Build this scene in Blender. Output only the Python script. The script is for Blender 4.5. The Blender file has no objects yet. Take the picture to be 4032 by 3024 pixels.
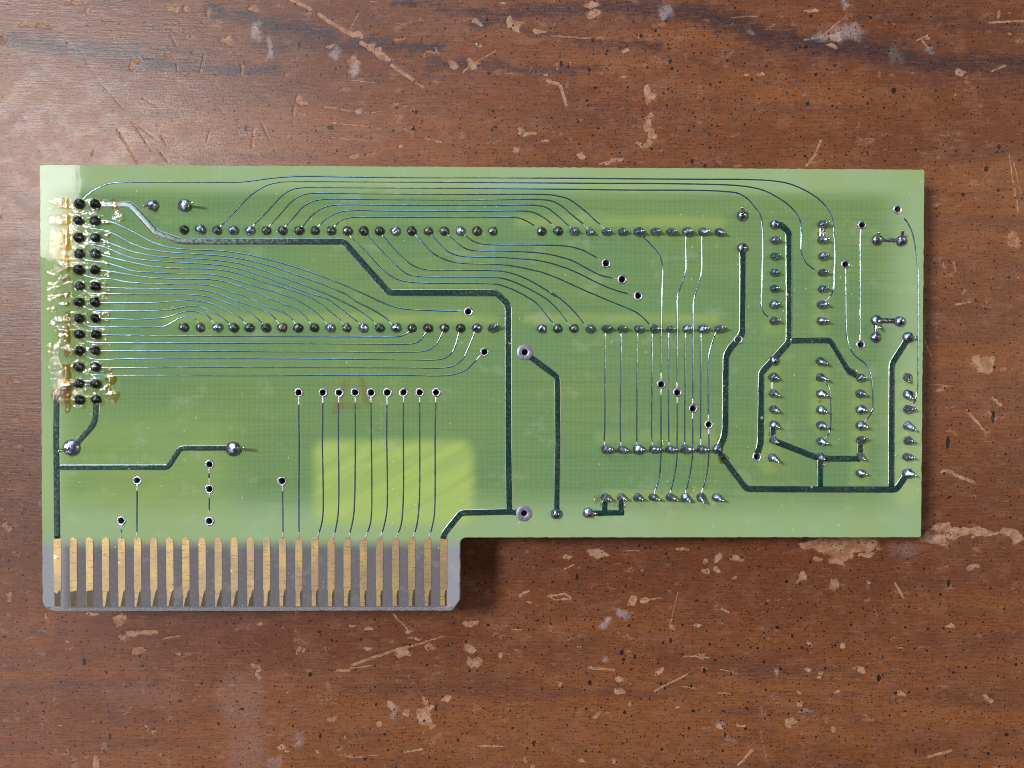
import bpy, bmesh, math, random
import numpy as np
from mathutils import Vector, Matrix, noise as mnoise
from mathutils.geometry import delaunay_2d_cdt

random.seed(7)
RNG = np.random.default_rng(11)
scene = bpy.context.scene
COL = scene.collection
MM = 0.001

# ------------------------------------------------------------------ camera
CAMERA_MATRIX = [[0.9997407,-0.0026661,0.0226156,0.007204],[0.0023636,0.9999075,0.013392,-0.0033992],[-0.0226493,-0.0133351,0.9996545,0.1250268],[0.0,0.0,0.0,1.0]]
BOARD_HEIGHT = 8.3
BOARD_TILT = 2.0
cam_data = bpy.data.cameras.new("camera")
cam_data.sensor_width = 36.0
cam_data.lens = 26.0
cam_data.clip_start = 0.005
cam_data.clip_end = 20.0
camera = bpy.data.objects.new("camera", cam_data)
COL.objects.link(camera)
camera.matrix_world = Matrix(CAMERA_MATRIX)
scene.camera = camera

# ------------------------------------------------------------------ world, window light and an added fill panel
world = bpy.data.worlds.new("World")
scene.world = world
world.use_nodes = True
wbg = world.node_tree.nodes["Background"]
wbg.inputs[0].default_value = (0.80, 0.84, 1.0, 1)
wbg.inputs[1].default_value = 0.07

def window_light(name, loc, target, sx, sy, power, color):
    d = bpy.data.lights.new(name, 'AREA')
    d.shape = 'RECTANGLE'
    d.size, d.size_y, d.energy, d.color = sx, sy, power, color
    o = bpy.data.objects.new(name, d)
    COL.objects.link(o)
    o.location = loc
    o.rotation_euler = (Vector(target) - Vector(loc)).to_track_quat('-Z', 'Y').to_euler()
    return o
# the bright window up to the left of the table: its mirror image is the white glare on the board's corner
def wall_window(name, axis, pos, a0, a1, z0, z1, power, color):
    d = bpy.data.lights.new(name, 'AREA'); d.shape = 'RECTANGLE'
    d.size, d.size_y, d.energy, d.color = a1 - a0, z1 - z0, power, color
    o = bpy.data.objects.new(name, d); COL.objects.link(o)
    m = (a0 + a1) / 2
    o.location = (pos, m, (z0 + z1) / 2) if axis == 'x' else (m, pos, (z0 + z1) / 2)
    if axis == 'x':
        o.rotation_euler = (math.radians(90), 0, math.radians(-90 if pos < 0 else 90))
    else:
        o.rotation_euler = (math.radians(90), 0, math.radians(180 if pos > 0 else 0))
    return o
# (an area lamp shines along its -Z; after the rotation above that points into the room)
wall_window("window_west", 'x', -0.50, 0.130, 0.290, 0.57, 0.845, 15, (1.0, 0.97, 0.95))
wall_window("window_north", 'y', 1.40, -1.25, 0.12, 0.60, 1.75, 25, (0.50, 0.73, 1.0))
wall_window("window_east", 'x', 1.30, 0.05, 0.27, 0.75, 1.10, 10, (1.0, 0.86, 0.62))
wall_window("fill_southwest", 'x', -1.20, -1.05, -0.40, 1.10, 1.90, 9, (0.86, 0.90, 1.0))  # added pale panel that veils the lower-left wood; no real window

scene.view_settings.view_transform = 'Standard'
scene.view_settings.look = 'None'
scene.view_settings.exposure = 0.0
scene.view_settings.gamma = 1.0
scene.render.film_transparent = False
scene.cycles.filter_width = 1.0

# ------------------------------------------------------------------ measured layout (millimetres)
OUTLINE = {"tl":[-69.643,29.201],"tr":[69.677,29.17],"br":[69.684,-29.208],"yb":-29.338,"xtab":-3.89,"ytab":-41.028,"ych":-40.383,"ymask":-29.353}
THIN_TRACES = [[[-60.971,20.442],[-59.614,20.491],[-58.401,20.239],[-56.546,19.459],[-54.763,18.535],[-52.622,17.396],[-50.477,16.616],[-48.331,16.165],[-45.465,15.991],[-42.375,15.904],[-38.644,15.518],[-34.911,14.742],[-30.888,13.679],[-27.004,12.398],[-22.684,10.756],[-18.358,8.824],[-16.626,8.025],[-14.315,7.166],[-12.4,6.811],[-9.176,6.649],[-6.283,6.543],[-3.243,6.51]],[[-63.47,20.358],[-62.761,19.573],[-61.906,19.29],[-59.764,19.013],[-58.195,18.447],[-56.484,17.522],[-54.771,16.668],[-52.627,16.031],[-50.481,15.682],[-47.617,15.45],[-44.241,15.278],[-39.938,14.893],[-36.206,14.161],[-32.758,13.239],[-29.164,11.957],[-25.566,10.673],[-21.964,9.099],[-20.522,8.083],[-17.636,6.649],[-15.47,5.21],[-14.748,4.49],[-14.17,3.985]],[[-60.971,17.788],[-59.772,17.435],[-58.06,16.725],[-56.49,16.086],[-54.919,15.59],[-51.343,14.931],[-47.619,14.688],[-44.243,14.559],[-41.375,14.283],[-38.648,13.906],[-35.633,13.083],[-32.042,11.801],[-28.446,10.518],[-24.847,9.089],[-22.686,8.075],[-20.09,6.712],[-17.925,5.13],[-17.204,4.482],[-16.698,3.977]],[[-63.528,17.633],[-62.632,16.992],[-60.063,16.501],[-58.208,15.791],[-56.495,15.081],[-54.78,14.585],[-51.919,14.238],[-48.482,14.008],[-44.246,13.811],[-41.377,13.563],[-38.65,13.071],[-35.636,12.147],[-32.043,10.864],[-28.447,9.508],[-24.848,8.295],[-22.687,6.703],[-20.956,5.409],[-19.658,4.474],[-19.153,3.97]],[[-60.955,15.277],[-59.784,15.067],[-57.928,14.572],[-55.784,14.078],[-53.783,13.656],[-51.923,13.333],[-48.485,13.102],[-44.248,13.048],[-42.097,12.913],[-39.227,12.421],[-36.212,11.497],[-33.338,10.571],[-30.606,9.789],[-28.016,8.789],[-25.569,7.271],[-23.841,5.905],[-22.688,4.898],[-21.895,3.961]],[[-63.47,15.194],[-62.788,14.479],[-60.79,14.057],[-59.075,13.849],[-57.219,13.282],[-55.075,12.644],[-51.926,12.398],[-47.628,12.243],[-44.251,12.228],[-41.382,11.879],[-38.512,11.127],[-35.64,10.202],[-32.765,9.348],[-30.177,8.42],[-28.738,7.621],[-27.011,6.472],[-25.571,5.177],[-24.419,3.953]],[[-61.082,12.763],[-59.796,12.697],[-58.224,12.488],[-56.222,12.136],[-53.361,11.717],[-49.781,11.443],[-46.197,11.385],[-44.254,11.422],[-41.671,11.187],[-38.801,10.406],[-36.217,9.407],[-33.631,8.335],[-30.898,7.252],[-29.604,6.608],[-28.309,5.529],[-27.734,4.881],[-26.942,3.945]],[[-63.512,12.61],[-62.801,11.966],[-60.803,11.5],[-58.372,11.337],[-56.514,10.985],[-54.797,10.776],[-51.217,10.646],[-47.634,10.559],[-44.256,10.529],[-42.105,10.177],[-39.522,9.323],[-36.794,8.396],[-34.496,7.24],[-32.483,6.526],[-31.189,5.808],[-30.182,4.946],[-29.464,3.937]],[[-61.024,10.177],[-59.809,10.081],[-58.236,9.972],[-54.801,9.913],[-50.504,9.858],[-46.203,9.802],[-44.259,9.665],[-41.677,9.027],[-39.238,8.099],[-36.366,7.089],[-33.923,6.016],[-32.774,4.937],[-31.984,3.929]],[[-63.526,10.096],[-62.529,9.381],[-61.673,9.097],[-59.099,9.034],[-54.805,9.007],[-50.507,8.994],[-46.206,8.967],[-44.262,8.79],[-42.397,8.365],[-40.388,7.681],[-38.092,6.651],[-36.226,5.503],[-35.364,4.785],[-34.503,3.921]],[[-61.079,7.751],[-59.678,7.67],[-56.529,7.638],[-52.232,7.682],[-49.078,7.909],[-46.209,8.092],[-44.265,7.854],[-42.113,7.285],[-39.674,6.068],[-38.527,5.351],[-37.953,4.776],[-37.092,3.913]],[[-63.582,7.642],[-62.685,6.926],[-61.972,6.569],[-60.972,6.457],[-58.396,6.437],[-54.1,6.409],[-51.234,6.462],[-49.083,6.656],[-46.929,7.124],[-45.494,7.201],[-44.268,6.918],[-42.547,6.131],[-40.97,5.055],[-40.254,4.48],[-39.537,3.906]],[[-61.007,5.205],[-59.834,5.166],[-57.687,5.115],[-54.823,5.053],[-52.243,5.162],[-49.804,5.458],[-48.368,5.967],[-46.789,6.333],[-45.354,6.309],[-44.063,5.91],[-43.204,5.264],[-42.703,4.617],[-42.087,3.898]],[[-63.553,5.053],[-62.699,4.336],[-61.986,3.979],[-60.842,3.867],[-57.693,3.82],[-54.828,3.829],[-51.531,3.868],[-50.096,4.088],[-48.803,4.813],[-47.653,5.393],[-46.504,5.541],[-45.501,5.112],[-45.072,4.609],[-44.716,3.889]],[[-60.991,2.643],[-59.846,2.647],[-58.415,2.579],[-54.834,2.561],[-49.098,2.492],[-40.302,2.46],[-32.778,2.454],[-22.69,2.441],[-14.234,2.466],[-13.223,2.57],[-12.066,3.196],[-11.604,3.776]],[[-63.538,2.535],[-62.855,1.961],[-61.999,1.46],[-60.568,1.392],[-57.704,1.371],[-50.824,1.377],[-40.305,1.364],[-32.781,1.356],[-22.69,1.327],[-14.957,1.306],[-11.631,1.345],[-10.619,1.608],[-9.896,2.262],[-9.463,2.987],[-9.029,3.741]],[[-61.047,0.137],[-59.859,0.126],[-57.71,0.103],[-52.55,0.117],[-40.309,0.108],[-34.223,0.067],[-22.691,0.055],[-12.788,0.053],[-10.618,0.088],[-9.171,0.309],[-8.014,0.964],[-7.291,1.98],[-6.786,2.995],[-6.453,3.749]],[[-63.552,0.015],[-62.868,-0.487],[-62.012,-1.061],[-60.581,-1.23],[-57.717,-1.194],[-51.982,-1.064],[-40.312,-1.033],[-34.225,-1.032],[-25.578,-1.067],[-12.787,-1.149],[-7.433,-1.135],[-6.274,-0.842],[-5.261,-0.115],[-4.611,1.263],[-4.179,2.931],[-3.963,3.757]],[[-61.017,-2.428],[-60.015,-2.497],[-57.723,-2.564],[-51.987,-2.477],[-40.316,-2.42],[-35.668,-2.437],[-27.022,-2.416],[-12.787,-2.409],[-6.273,-2.393],[-4.824,-2.071],[-3.377,-0.762],[-2.51,0.98],[-1.716,3.01],[-1.413,3.765]],[[-63.623,-2.506],[-62.883,-3.225],[-61.739,-3.583],[-59.878,-3.723],[-57.729,-3.746],[-50.557,-3.73],[-40.319,-3.72],[-32.79,-3.702],[-27.024,-3.645],[-21.25,-3.589],[-12.063,-3.61],[-6.996,-3.671],[-4.822,-3.448],[-3.084,-2.792],[-1.926,-1.773],[-0.913,-0.683],[-0.478,-0.32]],[[-63.413,23.052],[-62.881,23.8],[-61.59,24.953],[-59.729,25.965],[-57.871,26.405],[-54.728,26.494],[-49.008,26.569],[-44.205,26.552],[-38.042,26.658],[-35.603,26.959],[-32.731,27.334],[-29.859,27.537],[-27.704,27.578],[-21.232,27.513],[-12.078,27.464],[-0.529,27.514],[11.563,27.51],[18.814,27.479],[33.349,27.459],[39.693,27.48],[42.61,27.438],[45.529,27.266],[47.721,26.916],[49.918,26.131],[52.12,24.911],[53.592,23.687],[54.48,22.386],[55.002,21.227],[55.235,19.486],[55.412,15.856],[55.363,12.948],[55.168,9.893],[54.445,8.726],[53.718,7.996]],[[-42.078,19.097],[-41.359,19.819],[-40.784,20.397],[-39.201,22.057],[-37.331,24.078],[-35.893,25.234],[-34.169,26.177],[-32.015,26.663],[-29.86,26.747],[-22.672,26.772],[-16.402,26.778],[-1.973,26.786],[11.565,26.745],[18.817,26.728],[26.079,26.753],[33.353,26.692],[37.724,26.615],[39.699,26.51],[41.888,26.261],[44.08,25.738],[45.984,24.806],[47.745,23.656],[49.07,22.358],[49.811,21.057],[50.042,19.462],[50.068,16.123],[50.442,14.963],[51.181,14.021],[52.211,13.299],[53.093,12.939]],[[-36.912,19.122],[-36.408,19.771],[-34.178,22.082],[-32.019,24.393],[-30.581,25.407],[-29.0,25.774],[-25.549,25.836],[-16.402,25.843],[-1.972,25.849],[11.568,25.779],[23.178,25.697],[33.359,25.709],[37.73,25.559],[39.919,25.281],[41.382,24.492],[42.558,23.195],[43.516,21.895],[43.749,20.882],[43.915,17.982],[43.877,12.902],[43.761,8.531],[43.77,7.222],[44.215,6.351],[44.877,5.772],[45.539,5.265]],[[-34.327,19.134],[-33.823,19.784],[-32.024,21.806],[-30.152,23.828],[-28.714,24.669],[-26.988,24.923],[-22.673,24.932],[-16.402,24.908],[-1.97,24.913],[10.332,24.877],[11.572,24.653],[13.023,24.271],[14.476,23.34],[15.932,22.191],[17.388,20.825],[18.408,20.035],[19.065,19.243]],[[-31.813,19.146],[-31.237,19.868],[-29.869,21.385],[-28.573,22.83],[-26.99,23.701],[-25.12,23.998],[-21.234,24.047],[-16.402,24.015],[-1.969,24.019],[9.61,24.065],[11.06,23.683],[12.513,22.752],[13.03,22.249],[14.484,21.1],[15.794,20.022],[16.45,19.303]],[[-29.254,19.158],[-28.649,19.809],[-27.28,21.398],[-25.985,22.412],[-24.402,22.995],[-22.674,23.148],[-16.402,23.151],[-1.967,23.154],[8.163,23.192],[9.613,22.881],[11.066,21.878],[12.52,20.585],[13.248,19.938],[13.903,19.291]],[[-26.78,19.17],[-25.915,20.038],[-24.547,21.268],[-22.675,22.069],[-20.515,22.267],[-16.402,22.244],[-1.966,22.245],[7.007,22.218],[8.457,21.72],[9.619,21.004],[10.709,20.07],[11.364,19.279]],[[-24.189,19.11],[-23.469,19.978],[-22.676,20.701],[-21.668,21.066],[-20.084,21.218],[-16.402,21.236],[-1.964,21.264],[4.982,21.27],[6.141,20.915],[7.302,20.27],[8.173,19.769],[8.754,19.194]],[[-21.641,19.007],[-21.238,18.26],[-20.518,17.471],[-19.077,16.108],[-17.635,14.528],[-16.402,13.162],[-14.525,11.799],[-12.792,11.228],[-9.903,10.95],[-4.841,10.898],[0.95,10.848],[2.399,10.636],[4.575,9.849],[6.753,8.698],[7.916,7.967],[9.081,6.668],[10.101,5.367],[10.684,4.716],[11.34,3.92]],[[-19.105,19.019],[-18.5,18.345],[-18.067,17.842],[-16.914,16.55],[-14.959,14.539],[-13.515,13.174],[-12.215,12.313],[-10.626,11.987],[-6.289,11.904],[-0.501,11.898],[2.396,11.764],[4.137,11.294],[6.749,10.146],[8.202,9.355],[9.656,8.481],[11.112,7.182],[12.133,5.953],[13.009,4.796],[13.884,3.928]],[[-16.654,19.002],[-16.049,18.212],[-15.537,17.638],[-14.815,16.776],[-13.516,15.411],[-12.072,14.118],[-10.771,13.402],[-9.182,13.048],[-4.844,12.993],[0.221,12.97],[2.394,12.849],[4.569,12.381],[6.746,11.521],[9.652,9.868],[11.107,8.859],[10.379,9.57],[11.914,8.489],[13.08,7.479],[14.538,5.961],[15.56,4.659],[16.509,3.864]],[[-11.569,19.026],[-10.919,18.38],[-10.052,17.518],[-8.751,16.009],[-7.739,15.292],[-6.582,14.719],[-4.846,14.221],[-2.676,14.014],[1.668,13.931],[3.841,13.723],[6.741,13.185],[8.918,12.688],[11.097,11.9],[15.978,9.746],[19.765,8.155],[22.097,7.22],[23.994,6.356],[25.164,5.416],[25.969,4.547],[26.701,3.896]],[[-8.97,19.038],[-8.319,18.32],[-7.596,17.53],[-6.294,16.164],[-5.281,15.591],[-4.124,15.235],[-1.954,15.071],[2.389,15.018],[5.288,14.813],[8.188,14.565],[11.607,13.755],[14.514,12.638],[17.426,11.201],[20.339,9.98],[23.69,9.079]],[[-6.442,19.05],[-5.14,17.83],[-3.982,16.897],[-2.824,16.252],[-1.232,16.042],[2.387,16.029],[6.734,15.889],[9.635,15.584],[11.602,15.187],[13.782,14.517],[15.964,13.368],[18.148,12.29],[20.331,11.763],[21.059,11.65]],[[-3.913,19.062],[-3.116,18.416],[-1.958,17.555],[-0.8,17.156],[0.937,17.02],[6.731,16.988],[11.082,16.921],[13.048,16.799],[15.228,16.259],[16.683,15.542],[18.721,14.393]],[[24.153,19.05],[24.737,18.546],[26.126,17.177],[27.004,16.167],[27.738,15.011],[28.037,13.562],[28.008,10.662],[27.958,8.91],[27.904,5.28],[27.934,-0.534],[27.924,-4.463]],[[27.915,-5.482],[27.92,-12.185],[27.958,-13.946],[27.9,-16.865],[27.765,-19.055],[27.336,-20.955],[26.976,-22.124],[26.862,-22.782]],[[31.794,19.086],[31.683,18.071],[31.711,13.142],[31.254,11.4],[30.536,9.365],[30.396,8.193],[30.42,3.835],[30.442,-5.768]],[[30.477,-6.787],[30.506,-12.181],[30.486,-13.943],[30.458,-16.862],[30.177,-19.054],[29.748,-20.953],[29.462,-22.123],[29.348,-22.781]],[[34.271,19.097],[34.248,18.083],[34.205,12.862],[33.593,10.393],[33.022,8.202],[32.921,5.296],[32.933,-1.976],[32.954,-8.313]],[[32.931,-9.261],[32.966,-12.907],[32.94,-16.13],[32.591,-19.052],[32.091,-21.245],[31.92,-22.122],[31.821,-22.78]],[[36.916,3.782],[36.482,3.054],[35.693,0.651],[35.454,-0.805],[35.413,-6.34],[35.47,-10.861]],[[35.519,-11.809],[35.559,-13.634],[35.545,-16.127],[35.367,-18.319],[34.869,-20.658],[34.554,-21.828],[34.339,-22.779]],[[19.128,3.727],[19.059,2.928],[19.0,-0.558],[18.974,-12.198],[18.908,-13.957],[19.059,-15.123]],[[21.603,3.735],[21.533,2.936],[21.505,-0.551],[21.503,-13.652],[21.612,-15.193]],[[24.181,3.743],[24.155,2.944],[24.099,-0.544],[24.087,-13.648],[24.137,-15.191]],[[26.775,3.751],[26.517,2.806],[26.482,-1.992],[26.481,-13.645],[26.693,-15.188]],[[29.224,3.758],[29.083,2.959],[29.065,-1.986],[29.169,-13.642],[29.265,-15.185]],[[31.806,3.766],[31.767,2.967],[31.707,-1.979],[31.712,-13.639],[31.75,-15.182]],[[34.361,3.774],[34.248,2.974],[34.219,-1.973],[34.242,-13.635],[34.31,-15.179]],[[53.3,-3.895],[53.891,-4.404],[54.633,-5.425],[54.946,-7.761],[54.976,-11.415],[54.765,-12.585],[54.185,-13.463],[53.454,-13.903]],[[57.115,13.683],[57.15,12.956],[57.231,8.59],[57.344,3.919],[57.656,1.733],[58.626,-0.161],[60.549,-1.761],[61.222,-3.073],[61.611,-5.556],[61.704,-7.748],[61.571,-9.211],[60.918,-10.235],[60.482,-10.821],[59.752,-11.378]],[[59.552,19.943],[59.489,18.78],[59.548,8.599],[59.503,5.383],[59.563,1.811]],[[65.612,22.442],[67.097,20.56],[67.847,18.819],[68.309,16.64],[68.711,13.002],[68.828,8.632],[68.836,3.225],[68.849,-4.078],[68.753,-6.272],[68.397,-7.589],[67.963,-8.321],[67.379,-8.835]],[[45.677,-3.84],[45.582,-4.861],[45.621,-6.246]],[[-29.365,-6.907],[-29.313,-10.818],[-29.274,-13.717],[-29.328,-21.275],[-29.341,-29.489]],[[-25.541,-6.9],[-25.59,-12.262],[-25.621,-14.013],[-25.532,-25.344],[-25.75,-27.089],[-26.477,-29.49]],[[-23.058,-6.895],[-23.105,-12.258],[-23.144,-25.343],[-23.581,-28.108],[-23.944,-29.491]],[[-20.457,-6.889],[-20.431,-12.254],[-20.566,-23.452],[-20.756,-26.071],[-21.511,-29.492]],[[-17.957,-6.884],[-17.929,-12.251],[-17.902,-25.343],[-18.149,-27.381],[-18.917,-29.493]],[[-15.426,-6.879],[-15.498,-12.247],[-15.467,-24.906],[-15.902,-27.382],[-16.511,-29.494]],[[-12.843,-6.874],[-12.87,-12.244],[-12.923,-24.178],[-13.284,-27.528],[-14.082,-29.495]],[[-10.324,-6.869],[-10.291,-12.24],[-10.385,-24.177],[-10.745,-27.383],[-11.397,-29.496]],[[-7.746,-6.864],[-7.856,-12.236],[-7.874,-23.448],[-8.06,-26.363],[-8.827,-29.497]],[[-54.707,-20.804],[-54.741,-24.186],[-54.803,-29.446]],[[-57.207,-27.085],[-57.193,-28.052],[-57.18,-29.445]],[[-43.382,-18.285],[-43.443,-19.542],[-43.391,-21.088]],[[-43.375,-22.152],[-43.419,-24.183],[-43.387,-26.119]],[[-31.913,-20.84],[-31.876,-24.181],[-31.856,-29.488]],[[64.798,-16.185],[65.756,-16.243]]]
WIDE_TRACES = [[1.011,[[-61.031,-5.066],[-63.637,-5.029],[-64.897,-5.176],[-66.332,-5.828],[-67.125,-6.839],[-67.197,-9.435],[-67.266,-13.766],[-67.247,-15.51],[-67.229,-22.258],[-67.214,-29.441]]],[0.953,[[-61.0,-7.548],[-61.085,-10.146],[-61.494,-11.519],[-64.089,-14.412],[-64.857,-15.026]]],[0.866,[[-67.263,-18.208],[-49.847,-18.194],[-47.919,-15.141],[-40.723,-15.133],[-39.587,-15.19]]],[1.068,[[-60.958,23.022],[-58.316,22.993],[-55.601,23.007],[-54.035,21.408],[-51.615,18.621],[-47.897,17.303],[-40.269,17.309],[-22.247,17.391],[-21.095,16.027],[-15.182,9.413],[-12.402,9.395],[1.749,9.404],[3.638,7.518],[3.681,-4.953],[3.731,-13.966],[3.903,-25.488]]],[0.982,[[5.679,-25.342],[3.713,-25.196],[-3.776,-25.371],[-6.388,-28.623],[-6.561,-29.498]]],[0.953,[[6.632,-0.3],[11.438,-3.846],[11.557,-13.664],[11.46,-19.796],[11.389,-25.049]]],[0.953,[[19.062,-23.076],[18.985,-25.706]]],[0.953,[[21.588,-23.075],[21.6,-25.706]]],[0.953,[[16.692,-25.37],[17.86,-25.399],[22.065,-25.311]]],[1.097,[[40.632,16.517],[40.784,15.647],[40.831,8.531],[40.792,3.285],[40.141,2.192],[38.907,0.878],[38.213,-0.361],[38.141,-12.17],[37.9,-13.485],[37.105,-15.176]]],[1.04,[[36.886,-15.249],[37.699,-16.417],[41.615,-21.562],[54.692,-21.614],[65.586,-21.639],[67.183,-19.174]]],[1.011,[[67.27,2.49],[64.662,-1.605],[64.7,-13.596],[64.771,-21.228]]],[0.895,[[53.328,-16.548],[53.395,-21.234]]],[1.011,[[45.749,-13.851],[52.593,-16.476],[54.652,-16.722],[59.651,-16.718]]],[1.068,[[45.724,20.312],[46.747,20.316],[48.041,19.162],[48.179,8.558],[48.2,1.778],[45.585,-1.143],[43.812,-3.115],[43.797,-13.623],[43.672,-14.657],[43.271,-15.973]]],[0.953,[[48.271,1.997],[54.719,2.089],[57.62,-2.644],[59.539,-3.808]]],[0.866,[[45.731,-11.356],[45.748,-13.767]]],[0.895,[[59.7,-13.906],[59.721,-16.322]]],[0.953,[[53.253,20.348],[53.301,18.025]]],[0.578,[[62.207,17.994],[65.948,17.938]]],[0.895,[[62.249,5.246],[65.848,5.185]]],[0.635,[[62.177,5.1],[62.007,2.766]]]]
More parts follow.
